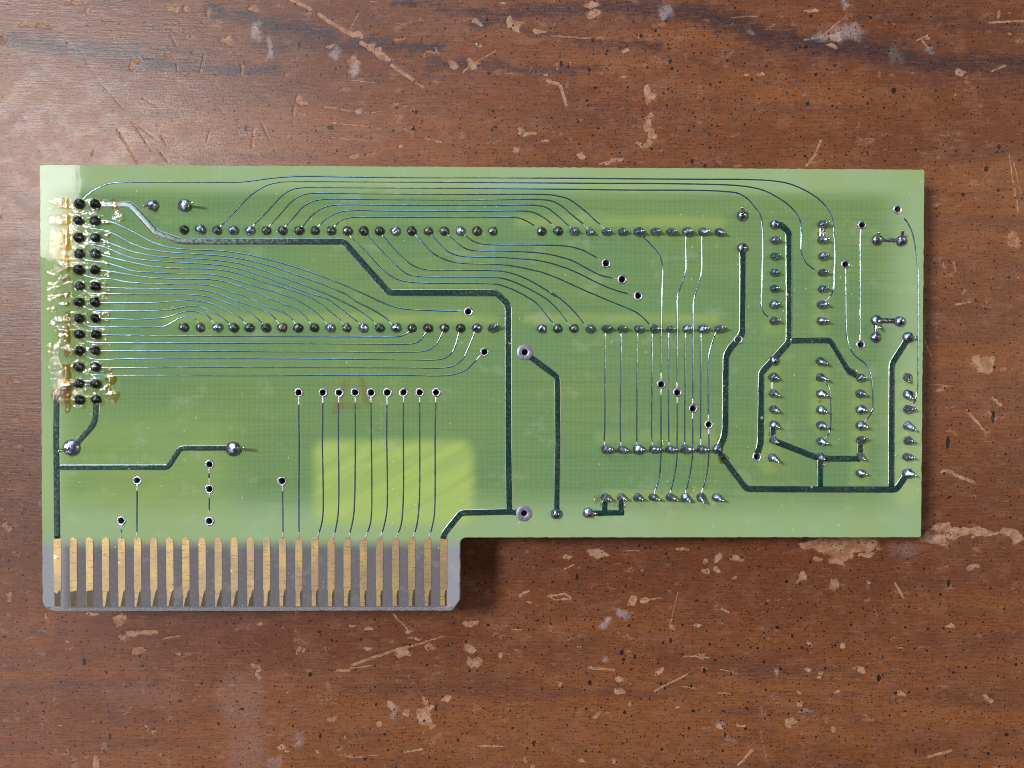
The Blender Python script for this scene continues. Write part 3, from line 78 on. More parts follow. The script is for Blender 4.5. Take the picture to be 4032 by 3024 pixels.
TABLE_MARKS = [["c",-69.94,59.9,2.28,0.38,0,1.0],["c",-68.16,58.51,0.68,0.53,0,1.0],["c",-53.42,58.58,1.33,0.68,-20,1.0],["c",-50.84,58.17,0.84,0.76,0,1.0],["c",-47.48,57.55,0.38,0.95,0,1.0],["c",-75.57,55.83,1.71,0.68,-10,1.0],["c",-78.97,56.06,1.14,0.38,0,1.0],["c",-82.8,53.73,0.68,1.33,0,1.0],["c",-39.56,58.18,1.06,0.42,0,1.0],["c",-44.92,52.85,0.84,0.46,0,1.0],["c",-43.93,52.65,0.76,0.68,0,1.0],["c",-43.92,53.43,0.53,0.3,0,1.0],["c",-53.04,54.95,1.14,0.34,0,1.0],["c",-59.62,49.83,0.95,0.53,0,1.0],["c",-60.43,48.86,0.46,0.95,0,1.0],["c",-57.63,50.41,0.95,0.38,0,1.0],["c",-54.45,50.78,0.84,0.38,0,1.0],["c",-50.49,47.15,0.76,0.19,0,1.0],["c",-33.86,47.31,0.46,0.46,0,1.0],["c",-32.09,43.01,0.84,0.95,0,1.0],["c",-31.5,42.42,1.06,0.38,0,1.0],["c",-32.68,41.06,0.23,0.95,0,1.0],["c",-22.04,53.64,1.06,0.84,0,1.0],["c",-18.11,50.7,0.84,0.95,0,1.0],["c",-19.68,51.49,0.95,0.68,0,1.0],["c",-22.74,49.38,1.14,0.95,0,1.0],["c",-22.43,48.01,0.57,0.84,0,1.0],["c",-17.13,50.11,0.38,0.68,0,1.0],["c",-15.17,49.71,0.76,0.23,0,1.0],["c",-15.37,53.09,0.53,0.38,0,1.0],["c",-14.19,53.19,0.95,0.19,10,1.0],["c",-9.1,50.83,1.33,0.3,5,1.0],["c",-5.97,48.67,0.68,1.14,20,1.0],["c",-2.26,48.84,0.95,1.06,0,1.0],["c",-1.37,52.01,0.53,0.38,0,1.0],["c",-1.69,56.0,0.95,0.61,-20,1.0],["c",3.57,55.95,0.84,1.33,0,1.0],["c",2.4,58.75,0.84,0.23,0,1.0],["c",-19.09,59.44,0.95,0.23,0,1.0],["c",-21.84,41.0,0.61,0.46,0,1.0],["c",-15.36,42.13,0.53,0.23,0,1.0],["c",-11.05,45.02,0.46,0.27,-30,1.0],["c",-26.75,51.93,1.06,0.3,15,1.0],["c",-42.18,39.48,0.53,0.27,0,1.0],["c",-22.44,33.4,1.14,0.38,0,1.0],["c",-19.68,33.59,0.68,0.46,0,1.0],["c",-14.58,34.93,0.61,0.23,0,1.0],["c",-67.29,34.11,0.76,0.23,60,1.0],["s",-33.05,59.76,-29.9,58.18,0.304,1.0],["s",-28.52,57.31,-24.39,54.63,0.266,1.0],["s",-24.39,54.63,-21.25,53.44,0.342,1.0],["s",-21.25,52.47,-16.54,49.72,0.304,1.0],["s",-16.15,48.75,-12.62,46.31,0.266,1.0],["s",-12.03,45.8,-10.86,44.9,0.152,1.0],["s",-63.07,38.1,-59.5,32.38,0.152,1.0],["s",-60.47,39.46,-57.1,34.34,0.095,1.0],["s",-60.47,39.46,-56.69,36.49,0.057,1.0],["s",-55.5,37.08,-54.51,35.11,0.076,1.0],["s",-56.1,34.73,-54.32,32.56,0.057,1.0],["s",-71.17,54.62,-65.63,45.57,0.114,0.35],["s",-65.63,45.57,-61.66,41.23,0.076,0.6],["s",-29.33,42.02,-21.65,40.81,0.133,0.8],["s",-21.65,40.61,-17.32,40.98,0.076,0.7],["s",-29.13,39.56,-18.11,38.06,0.114,0.75],["s",-27.95,36.82,-18.11,35.72,0.114,0.75],["s",-30.32,34.41,-23.62,33.99,0.095,0.6],["s",-23.02,46.27,-19.29,45.85,0.076,1.0],["s",-8.71,51.6,-8.12,50.43,0.114,1.0],["s",-48.09,50.53,-48.5,47.8,0.152,1.0],["s",-41.56,48.92,-41.57,47.17,0.152,1.0],["s",-52.67,49.0,-52.47,48.02,0.095,1.0],["s",-39.61,37.98,-39.81,34.85,0.095,0.8],["s",-38.22,39.14,-36.84,36.2,0.095,0.8],["s",-47.14,38.01,-47.55,36.06,0.057,0.6],["s",-4.02,47.5,-2.07,49.03,0.114,1.0],["s",-2.07,49.03,1.44,50.94,0.076,1.0],["s",-10.66,49.87,-10.47,50.84,0.076,1.0],["s",-23.21,54.82,-21.64,57.52,0.057,0.8],["s",-53.84,54.09,-52.65,51.93,0.076,0.8],["s",-10.46,36.47,-7.72,35.67,0.133,1.0],["s",1.08,35.44,4.28,37.36,0.095,0.6],["s",-46.14,42.31,-44.36,40.35,0.076,0.6],["s",-58.86,43.56,-55.68,41.59,0.057,0.5],["s",-45.29,59.29,-59.19,57.26,0.019,0.3],["s",-52.44,56.62,-52.12,56.03,0.057,1.0],["s",-65.57,56.53,-63.18,56.71,0.114,1.0],["d",-83.2,53.74,-75.98,53.09,1.14,1.0],["d",-75.99,52.9,-65.6,51.44,1.42,1.0],["d",-65.6,51.44,-55.25,49.02,1.42,1.0],["d",-60.81,52.19,-47.3,50.92,0.76,0.6],["d",-55.25,48.83,-39.39,47.74,0.95,0.9],["d",-47.28,57.94,-37.39,56.3,0.95,0.9],["d",-37.39,55.91,-26.75,53.88,1.33,1.0],["d",-26.75,51.93,-17.72,52.25,1.14,0.9],["d",-39.38,52.42,-27.54,52.72,0.95,0.6],["d",-17.72,51.86,-7.93,51.4,0.66,0.9],["d",-15.76,59.22,-7.94,59.15,0.47,0.9],["d",-7.93,57.79,4.23,57.11,0.76,0.8],["d",-2.08,55.61,4.23,55.95,0.76,0.8],["d",-45.33,48.17,-35.43,48.1,0.76,0.8],["d",-9.88,48.7,4.25,48.21,0.85,0.7],["d",-0.9,49.02,4.25,48.21,0.57,0.6],["d",-67.95,59.29,-55.21,59.96,0.57,0.5],["w",-38.98,54.75,0.53,1.9,-15,1.0],["w",-37.01,52.01,0.38,2.28,0,1.0],["w",-25.97,50.57,1.52,0.95,20,0.8],["w",-22.43,48.4,0.84,1.52,0,0.8],["c",17.61,58.73,1.52,0.76,0,1.0],["c",17.81,57.18,1.52,0.68,0,1.0],["c",4.93,54.98,0.91,1.33,0,1.0],["c",8.71,54.25,1.33,0.38,-8,1.0],["c",18.98,53.13,0.76,0.23,0,1.0],["c",23.25,50.86,0.53,0.38,0,1.0],["c",43.49,46.79,0.68,0.38,-20,1.0],["c",45.91,46.69,0.76,0.23,0,1.0],["c",53.95,57.25,1.52,0.34,0,1.0],["c",57.43,51.48,1.14,0.53,-20,1.0],["c",57.99,53.01,1.33,0.61,-20,1.0],["c",78.77,46.93,0.84,0.61,0,1.0],["c",84.91,56.22,0.27,0.84,0,1.0],["c",10.09,46.82,0.53,0.23,0,1.0],["c",22.88,46.62,0.68,0.19,0,1.0],["c",27.15,43.62,0.76,1.71,0,1.0],["c",27.25,38.79,0.76,1.71,0,1.0],["c",26.61,35.13,1.59,0.76,0,1.0],["c",27.76,36.47,0.91,1.14,0,1.0],["c",15.76,33.51,0.84,0.61,0,1.0],["c",21.01,32.25,2.28,0.38,8,1.0],["c",9.93,35.71,0.84,0.38,-15,1.0],["c",5.76,37.55,0.95,0.34,0,1.0],["c",7.2,36.96,1.14,0.38,0,1.0],["c",5.06,34.26,0.76,0.46,-30,1.0],["c",73.02,52.7,0.53,0.3,0,1.0],["c",86.61,56.4,0.38,0.23,0,1.0],["s",10.28,45.93,12.23,45.38,0.266,1.0],["s",12.23,45.38,13.4,41.77,0.228,1.0],["s",10.65,53.39,17.44,52.95,0.114,1.0],["s",55.84,35.76,54.9,33.46,0.152,1.0],["s",54.9,33.46,53.46,31.54,0.209,1.0],["s",71.32,52.14,73.21,53.0,0.133,1.0],["s",72.07,52.52,73.3,50.9,0.133,1.0],["s",83.22,55.02,88.96,55.24,0.171,1.0],["s",83.88,46.97,85.94,48.02,0.095,1.0],["s",84.63,47.27,86.14,47.83,0.076,1.0],["s",40.94,56.22,45.15,56.37,0.114,0.7],["s",87.44,32.36,88.83,26.84,0.057,0.8],["s",58.73,55.49,55.51,52.84,0.114,1.0],["s",55.51,52.84,52.84,52.28,0.095,0.8],["s",13.96,49.11,13.89,47.76,0.076,0.8],["s",11.63,48.94,11.83,47.77,0.152,0.7],["s",7.56,48.38,7.17,47.42,0.057,0.6],["s",63.94,47.99,65.85,47.4,0.057,0.5],["s",6.23,33.86,8.18,32.11,0.057,0.5],["s",79.12,49.6,83.28,49.76,0.076,0.4],["d",4.23,57.49,17.03,57.77,1.14,0.8],["d",19.74,58.51,35.17,56.84,1.33,0.9],["d",35.17,56.84,42.86,54.86,1.71,1.0],["d",42.87,54.09,54.37,51.7,1.52,1.0],["d",54.37,51.7,62.01,51.26,1.71,1.0],["d",62.01,50.87,73.44,48.5,1.71,1.0],["d",73.44,48.5,89.04,48.0,1.52,0.9],["d",61.96,56.61,88.97,54.1,1.33,0.5],["d",64.28,52.77,69.61,51.96,1.14,0.5],["d",4.23,54.6,15.89,52.77,0.57,0.6],["d",15.89,52.38,29.04,51.32,0.57,0.8],["d",29.04,50.93,39.07,47.97,0.42,0.5],["d",4.25,47.83,14.35,47.76,0.76,0.7],["d",12.03,48.16,19.0,48.11,0.47,0.6],["w",59.93,57.78,0.91,0.91,0,1.0],["w",29.97,57.46,0.84,1.52,0,0.8],["w",59.7,53.57,3.04,1.52,-10,0.7],["w",55.51,53.22,1.9,0.84,30,0.8],["w",43.45,53.7,0.46,0.53,0,0.5],["w",40.94,55.07,0.38,0.46,0,0.4],["w",36.52,55.6,0.34,0.34,0,0.4],["w",73.8,50.78,0.95,0.38,0,0.5],["w",67.73,49.68,1.52,1.52,0,0.3],["c",-75.79,-45.78,0.38,1.14,10,0.7],["c",-62.87,-45.85,1.33,1.06,20,1.0],["c",-60.87,-48.03,1.71,0.84,0,1.0],["c",-58.05,-47.92,1.9,0.46,0,1.0],["c",-62.48,-49.04,1.14,0.68,0,1.0],["c",-59.67,-50.81,1.22,0.53,15,1.0],["c",-53.04,-51.34,0.61,0.46,0,1.0],["c",-67.91,-44.9,1.52,0.38,0,1.0],["c",-38.81,-46.21,0.53,0.38,0,1.0],["c",-32.23,-50.71,0.46,0.68,0,1.0],["c",-31.23,-50.7,0.38,0.53,0,1.0],["c",-20.1,-50.19,0.84,0.34,0,1.0],["c",-20.1,-47.01,1.14,0.27,0,1.0],["c",-12.37,-48.4,1.33,0.3,0,1.0],["c",-13.16,-47.14,0.84,0.38,0,1.0],["c",-9.4,-49.87,1.06,0.61,0,1.0],["c",-14.15,-51.11,1.52,0.91,0,1.0],["c",-2.89,-45.85,1.52,0.84,0,1.0],["c",-2.69,-50.2,0.95,0.76,-20,1.0],["c",-2.09,-52.37,1.59,1.06,0,1.0],["c",2.44,-51.33,0.53,0.38,0,1.0],["c",-22.87,-46.25,0.76,0.23,0,1.0],["c",-39.62,-53.78,1.14,0.53,-20,1.0],["c",-39.23,-55.37,0.38,1.14,20,1.0],["c",-10.58,-61.99,1.44,2.09,0,1.0],["c",-9.79,-60.39,1.14,0.61,0,1.0],["c",-9.39,-63.36,1.06,0.76,0,1.0],["c",-13.75,-61.03,0.76,0.84,0,1.0],["c",-16.13,-60.27,0.61,0.84,20,1.0],["c",-6.62,-58.76,1.06,0.46,30,1.0],["c",-10.38,-59.01,0.53,0.76,0,1.0],["c",-26.47,-62.59,0.76,0.68,30,1.0],["c",-18.31,-63.28,0.38,0.68,0,1.0],["c",-57.32,-65.2,0.38,0.53,0,1.0],["c",-72.49,-68.82,0.34,0.53,0,1.0],["c",-67.03,-70.15,0.68,0.76,0,1.0],["c",-52.91,-70.35,1.14,0.76,0,1.0],["c",-56.13,-68.79,0.3,0.38,0,1.0],["c",-35.05,-67.29,0.68,0.46,0,1.0],["c",-34.25,-68.08,0.46,0.38,0,1.0],["c",-32.25,-66.66,0.53,0.3,20,1.0],["c",-28.86,-68.01,0.53,0.3,0,1.0],["c",-25.08,-67.36,0.38,0.3,0,1.0],["c",-58.52,-64.21,0.38,0.61,0,1.0],["c",-83.05,-70.38,0.91,0.76,0,0.6],["c",-73.47,-64.21,0.53,0.15,-10,1.0],["c",-82.25,-42.03,0.53,0.61,0,1.0],["c",-72.18,-49.75,0.53,0.3,0,1.0],["c",-34.04,-58.02,0.3,0.19,0,1.0],["c",-24.08,-65.55,0.3,0.3,0,1.0],["c",-16.13,-38.26,0.04,0.04,0,1.0],["s",-22.88,-53.12,-15.73,-50.53,0.171,1.5],["s",-15.73,-50.53,-10.19,-49.01,0.152,1.4],["s",-10.19,-49.01,-7.23,-47.95,0.076,1.2],["s",-25.46,-54.22,-23.48,-54.08,0.171,1.5],["s",-23.28,-53.68,-19.7,-53.24,0.095,1.2],["s",-15.74,-44.39,-13.36,-46.94,0.152,1.0],["s",-40.21,-48.81,-38.22,-50.58,0.076,0.7],["s",-15.34,-51.92,-14.94,-53.11,0.076,0.7],["s",-13.36,-54.67,-10.58,-58.61,0.076,0.6],["s",-23.88,-68.82,-21.3,-68.9,0.171,1.0],["s",-21.3,-68.9,-18.11,-68.45,0.076,0.7],["s",-13.94,-68.0,-10.77,-67.44,0.152,1.0],["s",-1.28,-66.75,2.87,-66.77,0.152,1.0],["s",-55.64,-48.97,-52.63,-48.42,0.114,1.0],["s",-16.13,-49.55,-16.33,-48.76,0.076,0.6],["s",-20.49,-44.63,-20.1,-45.23,0.057,0.5],["s",-7.03,-45.69,-6.24,-46.47,0.057,0.6],["s",-44.8,-45.47,-41.21,-47.82,0.038,0.3],["d",-73.83,-56.58,-55.67,-56.37,1.14,0.35],["d",-27.66,-56.83,4.02,-56.45,1.14,0.35],["d",-83.98,-57.91,-71.81,-57.36,0.76,0.3],["d",-15.73,-54.7,4.49,-54.86,1.33,0.3],["w",-42.04,-60.2,4.18,5.7,0,0.2],["w",-41.26,-68.18,3.8,4.94,0,0.2],["w",-59.71,-58.82,7.59,2.28,0,0.12],["w",-32.05,-66.46,1.14,1.14,0,0.4],["w",-15.73,-61.06,0.76,1.14,0,0.6],["w",-36.46,-69.71,1.52,1.14,0,0.4],["c",18.94,-33.63,1.9,0.68,0,1.0],["c",17.37,-33.25,0.68,0.38,0,1.0],["c",33.16,-33.01,1.33,0.42,0,1.0],["c",39.1,-34.37,0.91,0.68,0,1.0],["c",36.86,-34.86,0.46,0.61,0,1.0],["c",37.33,-36.89,0.76,0.68,0,1.0],["c",39.19,-36.1,0.53,0.76,0,1.0],["c",42.36,-34.43,1.33,0.53,0,1.0],["c",53.13,-37.39,0.84,0.99,0,1.0],["c",58.46,-38.51,1.22,0.99,0,1.0],["c",58.88,-32.34,4.56,1.52,0,1.0],["c",61.95,-31.54,4.56,1.37,0,1.0],["c",55.02,-31.79,3.04,1.06,0,1.0],["c",59.66,-34.29,2.28,1.06,10,1.0],["c",58.9,-34.88,1.9,0.61,-8,1.0],["c",64.08,-33.55,1.52,0.46,0,1.0],["c",55.81,-34.51,1.06,0.46,-15,1.0],["c",63.49,-32.31,3.04,0.76,0,1.0],["c",75.75,-31.05,1.71,1.14,0,1.0],["c",73.83,-30.48,1.14,0.53,0,1.0],["c",81.72,-35.39,0.99,0.46,0,1.0],["c",64.31,-38.07,0.46,0.38,0,1.0],["c",13.66,-34.26,0.95,0.3,0,1.0],["c",6.82,-40.43,0.84,0.3,25,1.0],["c",5.84,-40.95,0.38,0.23,0,1.0],["c",25.02,-41.64,1.06,0.68,0,1.0],["c",26.97,-41.81,0.76,0.68,0,1.0],["c",35.75,-45.85,0.61,0.46,0,1.0],["c",31.28,-46.09,0.53,0.68,0,1.0],["c",20.54,-45.02,0.53,0.38,0,1.0],["c",15.87,-49.6,0.61,0.3,0,1.0],["c",36.37,-50.95,0.68,0.53,0,1.0],["c",22.93,-55.04,1.14,0.84,0,1.0],["c",22.94,-57.02,1.22,0.46,0,1.0],["c",29.56,-53.39,1.33,0.46,40,1.0],["c",18.65,-61.22,0.53,1.06,-40,1.0],["c",12.55,-55.96,0.3,0.61,0,1.0],["c",24.52,-59.36,0.46,0.46,0,1.0],["c",32.52,-59.86,0.68,0.3,0,1.0],["c",39.55,-63.03,0.84,0.38,0,1.0],["c",43.05,-62.67,1.14,0.38,0,1.0],["c",51.38,-61.97,0.91,0.76,-20,1.0],["c",58.66,-63.06,0.61,0.53,0,1.0],["c",52.91,-59.01,0.46,0.61,0,1.0],["c",63.48,-53.0,0.76,0.61,0,1.0],["c",62.9,-52.62,1.14,0.3,0,1.0],["c",56.35,-53.48,0.38,0.38,0,1.0],["c",54.6,-52.91,0.53,0.38,0,1.0],["c",56.16,-54.14,0.53,0.27,0,1.0],["c",70.06,-57.03,0.76,0.46,-30,1.0],["c",84.06,-57.45,1.14,0.38,-20,1.0],["c",84.64,-57.63,0.53,0.53,0,1.0],["c",77.92,-45.43,0.84,0.38,-30,1.0],["c",54.38,-48.6,0.46,0.46,0,1.0],["c",59.98,-48.93,0.46,0.68,0,1.0],["c",16.33,-68.96,0.84,0.3,0,1.0],["c",21.82,-69.08,0.38,0.76,0,1.0],["c",6.89,-68.7,0.38,0.61,0,1.0],["c",8.08,-70.07,0.76,0.38,0,1.0],["c",59.27,-56.77,0.53,0.27,0,1.0],["c",53.09,-57.04,0.46,0.3,0,1.0],["c",26.36,-36.32,0.38,0.3,0,1.0],["c",41.92,-37.48,0.46,0.3,0,1.0],["c",7.61,-42.19,0.84,0.19,0,1.0],["c",88.72,-30.56,1.14,0.95,0,1.0],["c",78.04,-30.25,3.04,0.46,0,0.7],["s",10.35,-40.98,13.48,-40.64,0.133,1.0],["s",10.35,-40.98,11.53,-41.56,0.133,1.0],["s",11.53,-41.56,14.27,-41.54,0.152,1.0],["s",13.48,-40.64,14.47,-41.34,0.133,1.0],["s",26.19,-41.62,29.7,-41.2,0.133,1.0],["s",13.27,-36.43,14.84,-35.63,0.152,1.0],["s",28.61,-56.95,34.44,-53.93,0.152,1.0],["s",33.28,-56.18,35.43,-56.39,0.114,1.0],["s",17.64,-53.13,21.75,-53.48,0.228,1.0],["s",33.45,-50.99,37.73,-51.14,0.114,1.0],["s",32.42,-40.19,31.28,-45.51,0.114,0.6],["s",74.58,-67.54,78.21,-66.43,0.228,1.0],["s",42.7,-69.37,45.21,-66.78,0.171,1.0],["s",43.67,-68.77,45.01,-66.58,0.095,1.0],["s",46.35,-63.42,47.75,-69.3,0.076,0.7],["s",68.73,-38.3,70.1,-40.63,0.171,1.0],["s",39.82,-42.87,40.98,-43.53,0.152,1.0],["s",39.32,-57.21,41.26,-57.27,0.114,1.0],["s",39.68,-53.2,42.41,-53.72,0.076,1.0],["s",69.02,-49.03,70.37,-49.29,0.095,1.0],["s",65.31,-42.82,65.9,-43.79,0.076,1.0],["s",68.26,-50.21,72.11,-50.17,0.057,0.4],["s",4.47,-46.76,6.24,-46.86,0.095,1.0],["s",23.62,-33.08,25.96,-33.3,0.095,0.7],["s",70.82,-36.34,71.4,-36.72,0.057,0.5],["s",4.51,-61.99,16.3,-61.84,0.038,0.3],["d",45.51,-53.6,66.76,-54.14,1.14,0.35],["d",62.9,-53.4,90.22,-55.03,1.52,0.3],["d",4.5,-57.24,31.92,-56.91,1.14,0.25],["d",43.6,-57.55,90.24,-56.59,0.47,0.4],["w",22.89,-44.02,1.06,1.14,-20,0.8],["w",20.16,-45.42,0.84,0.84,0,0.8],["w",19.99,-51.73,0.68,0.53,0,0.7],["w",41.7,-65.05,0.84,0.61,0,0.6],["w",54.08,-60.17,1.06,0.61,0,0.8],["w",49.0,-53.76,0.46,0.46,0,0.8],["w",70.4,-32.64,2.28,1.52,0,0.3],["w",39.74,-63.03,0.76,0.38,0,0.6],["w",76.13,-31.04,1.14,0.76,0,0.3],["c",83.23,-1.59,2.05,1.67,0,1.0],["c",81.85,-0.89,1.06,0.91,0,1.0],["c",76.19,-5.93,1.22,0.38,10,1.0],["c",79.47,8.58,1.67,0.23,0,1.0],["c",87.71,18.95,1.52,1.67,30,0.6],["c",77.09,-19.62,1.37,0.38,-5,1.0],["c",81.39,-29.52,5.32,0.76,-5,1.0],["c",87.49,-29.64,1.52,0.91,0,1.0],["c",76.8,-28.94,2.28,0.76,0,1.0],["c",74.74,25.12,1.06,0.38,0,0.6],["c",74.14,-30.51,1.52,0.91,0,1.0],["c",-82.0,-5.34,0.76,1.06,0,0.7],["c",-80.83,-11.31,0.76,0.61,0,0.7],["c",-82.57,-30.06,0.76,0.76,0,0.6],["c",-80.45,-15.69,1.06,0.38,0,0.5],["c",-78.73,0.22,0.91,0.38,0,0.5],["s",80.26,-9.16,83.5,-13.01,0.19,1.0],["s",84.58,-7.21,85.89,-8.37,0.266,1.0],["s",83.85,-9.53,85.0,-10.69,0.19,1.0],["s",77.85,-19.77,81.69,-21.3,0.228,1.2],["s",86.79,33.13,88.41,23.55,0.114,1.0],["s",73.44,2.41,74.45,-0.29,0.114,1.0],["s",77.88,15.51,78.27,13.97,0.152,1.0],["s",75.97,15.9,76.37,14.36,0.114,1.0],["s",74.27,-4.93,78.09,-5.3,0.152,0.7],["k",83.03,30.85,0.38,0.456,0,1.0],["k",84.62,-10.3,0.304,1.063,0,1.0],["k",77.19,-14.59,0.304,1.063,0,1.0],["k",79.28,26.64,0.304,0.304,0,1.0],["k",-81.73,50.9,0.19,0.19,0,1.0],["k",-68.17,55.66,0.304,0.266,0,1.0],["k",-56.82,55.05,0.228,0.228,0,1.0],["k",-50.27,50.94,0.266,0.342,0,1.0],["k",-48.55,56.12,0.228,0.19,0,1.0],["k",-31.76,52.2,0.266,0.532,0,1.0],["k",-41.24,49.2,0.266,0.38,0,1.0],["k",-50.46,53.75,0.19,0.228,0,1.0],["k",-62.4,53.77,0.19,0.228,0,1.0],["k",-40.91,38.18,0.304,0.532,0,1.0],["k",-26.89,38.22,0.342,0.266,0,1.0],["k",-26.29,38.49,0.19,0.19,0,1.0],["k",-56.29,38.81,0.304,0.342,0,1.0],["k",-28.1,47.19,0.228,0.19,0,1.0],["k",-11.95,40.75,0.266,0.342,0,1.0],["k",0.28,47.2,0.304,0.266,0,1.0],["k",1.47,38.23,0.228,0.228,0,1.0],["k",-10.93,39.39,0.19,0.228,0,1.0],["k",-12.5,37.92,0.266,0.228,0,1.0],["k",-44.78,32.72,0.19,0.19,0,1.0],["k",-33.27,45.94,0.228,0.19,0,1.0],["k",-21.37,45.05,0.19,0.228,0,1.0],["k",-36.3,48.19,0.19,0.228,0,1.0],["k",-24.79,48.53,0.19,0.228,0,1.0],["k",-28.41,53.19,0.228,0.19,0,1.0],["k",-36.95,42.06,0.228,0.19,0,1.0],["k",-1.85,33.9,0.228,0.19,0,1.0],["k",-30.21,32.23,0.228,0.19,0,1.0],["k",25.83,53.27,0.304,0.418,0,1.0],["k",28.25,54.13,0.228,0.304,0,1.0],["k",20.23,50.8,0.228,0.228,0,1.0],["k",20.04,50.3,0.19,0.19,0,1.0],["k",12.49,48.7,0.266,0.494,0,1.0],["k",30.75,49.03,0.266,0.418,0,1.0],["k",31.06,47.76,0.266,0.342,0,1.0],["k",17.19,47.66,0.266,0.342,0,1.0],["k",17.15,46.97,0.19,0.19,0,1.0],["k",18.24,44.72,0.304,0.228,0,1.0],["k",16.89,42.56,0.228,0.228,0,1.0],["k",54.87,46.56,0.266,0.304,0,1.0],["k",67.79,43.87,0.38,0.494,0,1.0],["k",53.61,41.81,0.304,0.266,0,1.0],["k",39.04,45.47,0.228,0.228,0,1.0],["k",44.27,45.78,0.228,0.228,0,1.0],["k",43.2,38.48,0.228,0.228,0,1.0],["k",53.23,51.21,0.304,0.266,0,1.0],["k",52.27,51.14,0.19,0.152,0,1.0],["k",34.46,32.39,0.266,0.38,0,1.0],["k",36.66,31.61,0.266,0.266,0,1.0],["k",37.42,34.61,0.304,0.19,0,1.0],["k",85.15,34.47,0.304,0.456,0,1.0],["k",18.77,37.95,0.266,0.266,0,1.0],["k",15.36,39.05,0.228,0.266,0,1.0],["k",17.96,36.75,0.228,0.19,0,1.0],["k",39.03,53.81,0.19,0.19,0,1.0],["k",59.98,33.24,0.228,0.19,0,1.0],["k",53.18,33.08,0.266,0.228,0,1.0],["k",29.65,43.72,0.19,0.19,0,1.0],["k",57.99,48.07,0.228,0.19,0,1.0],["k",46.88,50.72,0.19,0.19,0,1.0],["k",42.64,42.64,0.19,0.19,0,1.0],["k",66.21,41.08,0.19,0.228,0,1.0],["k",85.04,27.32,0.304,0.266,0,1.0],["k",-69.16,-53.12,0.304,0.684,0,1.0],["k",-68.73,-47.79,0.19,0.228,0,1.0],["k",-59.08,-53.69,0.304,0.228,0,1.0],["k",-59.48,-52.01,0.228,0.304,0,1.0],["k",-64.79,-65.98,0.19,0.608,0,1.0],["k",-76.38,-61.75,0.228,0.19,0,1.0],["k",-65.34,-55.0,0.228,0.228,0,1.0],["k",-41.76,-60.99,0.266,0.266,0,1.0],["k",-28.44,-47.53,0.266,0.228,0,1.0],["k",-30.04,-54.87,0.342,0.342,0,1.0],["k",-25.46,-49.17,0.228,0.19,0,1.0],["k",0.38,-46.01,0.304,0.266,0,1.0],["k",-8.4,-60.37,0.19,0.608,0,1.0],["k",-17.24,-64.98,0.304,0.228,0,1.0],["k",-4.64,-65.84,0.228,0.304,0,1.0],["k",-28.26,-65.49,0.228,0.456,0,1.0],["k",-20.62,-69.29,0.266,0.228,0,1.0],["k",-21.29,-48.73,0.228,0.19,0,1.0],["k",-2.68,-53.96,0.266,0.228,0,1.0],["k",-10.5,-62.58,0.266,0.266,0,1.0],["k",-42.64,-59.61,0.19,0.152,0,1.0],["k",15.51,-37.67,0.228,0.532,0,1.0],["k",49.14,-45.95,0.342,0.304,0,1.0],["k",51.66,-47.34,0.266,0.342,0,1.0],["k",77.62,-38.3,0.266,0.684,0,1.0],["k",50.67,-38.19,0.304,0.342,0,1.0],["k",52.87,-38.44,0.228,0.266,0,1.0],["k",31.33,-48.37,0.228,0.456,0,1.0],["k",23.11,-50.51,0.304,0.456,0,1.0],["k",23.39,-51.69,0.266,0.304,0,1.0],["k",25.34,-51.27,0.19,0.456,0,1.0],["k",36.96,-53.38,0.266,0.456,0,1.0],["k",66.11,-54.34,0.304,0.684,0,1.0],["k",49.77,-52.96,0.266,0.266,0,1.0],["k",47.05,-51.93,0.228,0.304,0,1.0],["k",42.61,-49.04,0.228,0.266,0,1.0],["k",45.95,-49.51,0.266,0.228,0,1.0],["k",58.82,-48.98,0.228,0.228,0,1.0],["k",35.17,-60.33,0.304,0.342,0,1.0],["k",23.66,-60.8,0.304,0.304,0,1.0],["k",35.61,-41.54,0.456,0.19,0,1.0],["k",53.18,-44.31,0.266,0.228,0,1.0],["k",8.14,-66.22,0.19,0.532,0,1.0],["k",87.49,-63.65,0.342,0.266,0,1.0],["k",72.42,-66.52,0.19,0.456,0,1.0],["k",73.5,-35.85,0.228,0.266,0,1.0],["k",76.22,-40.15,0.228,0.228,0,1.0],["k",78.58,-53.22,0.228,0.228,0,1.0],["k",88.89,-51.81,0.266,0.342,0,1.0],["k",29.65,-55.75,0.228,0.304,0,1.0],["k",44.02,-63.25,0.266,0.266,0,1.0],["k",25.95,-32.32,0.266,0.228,0,1.0],["k",27.01,-32.67,0.228,0.19,0,1.0],["k",30.48,-33.66,0.228,0.228,0,1.0],["k",54.58,-34.91,0.228,0.304,0,1.0],["k",33.26,-45.68,0.228,0.19,0,1.0],["k",69.09,-56.85,0.304,0.266,0,1.0],["k",38.78,-51.63,0.266,0.19,0,1.0],["k",61.1,-44.62,0.038,0.038,0,1.0],["k",54.19,-49.78,0.19,0.19,0,1.0],["k",53.3,-49.4,0.228,0.228,0,1.0],["k",85.17,-46.83,0.19,0.19,0,1.0],["k",8.91,-45.14,0.19,0.19,0,1.0],["k",24.26,-45.89,0.304,0.266,0,1.0],["k",12.95,-56.35,0.19,0.304,0,1.0],["k",17.65,-55.7,0.304,0.456,0,1.0]]
FLUX_LEFT = [-70.284,-58.222,-10.212,24.333]
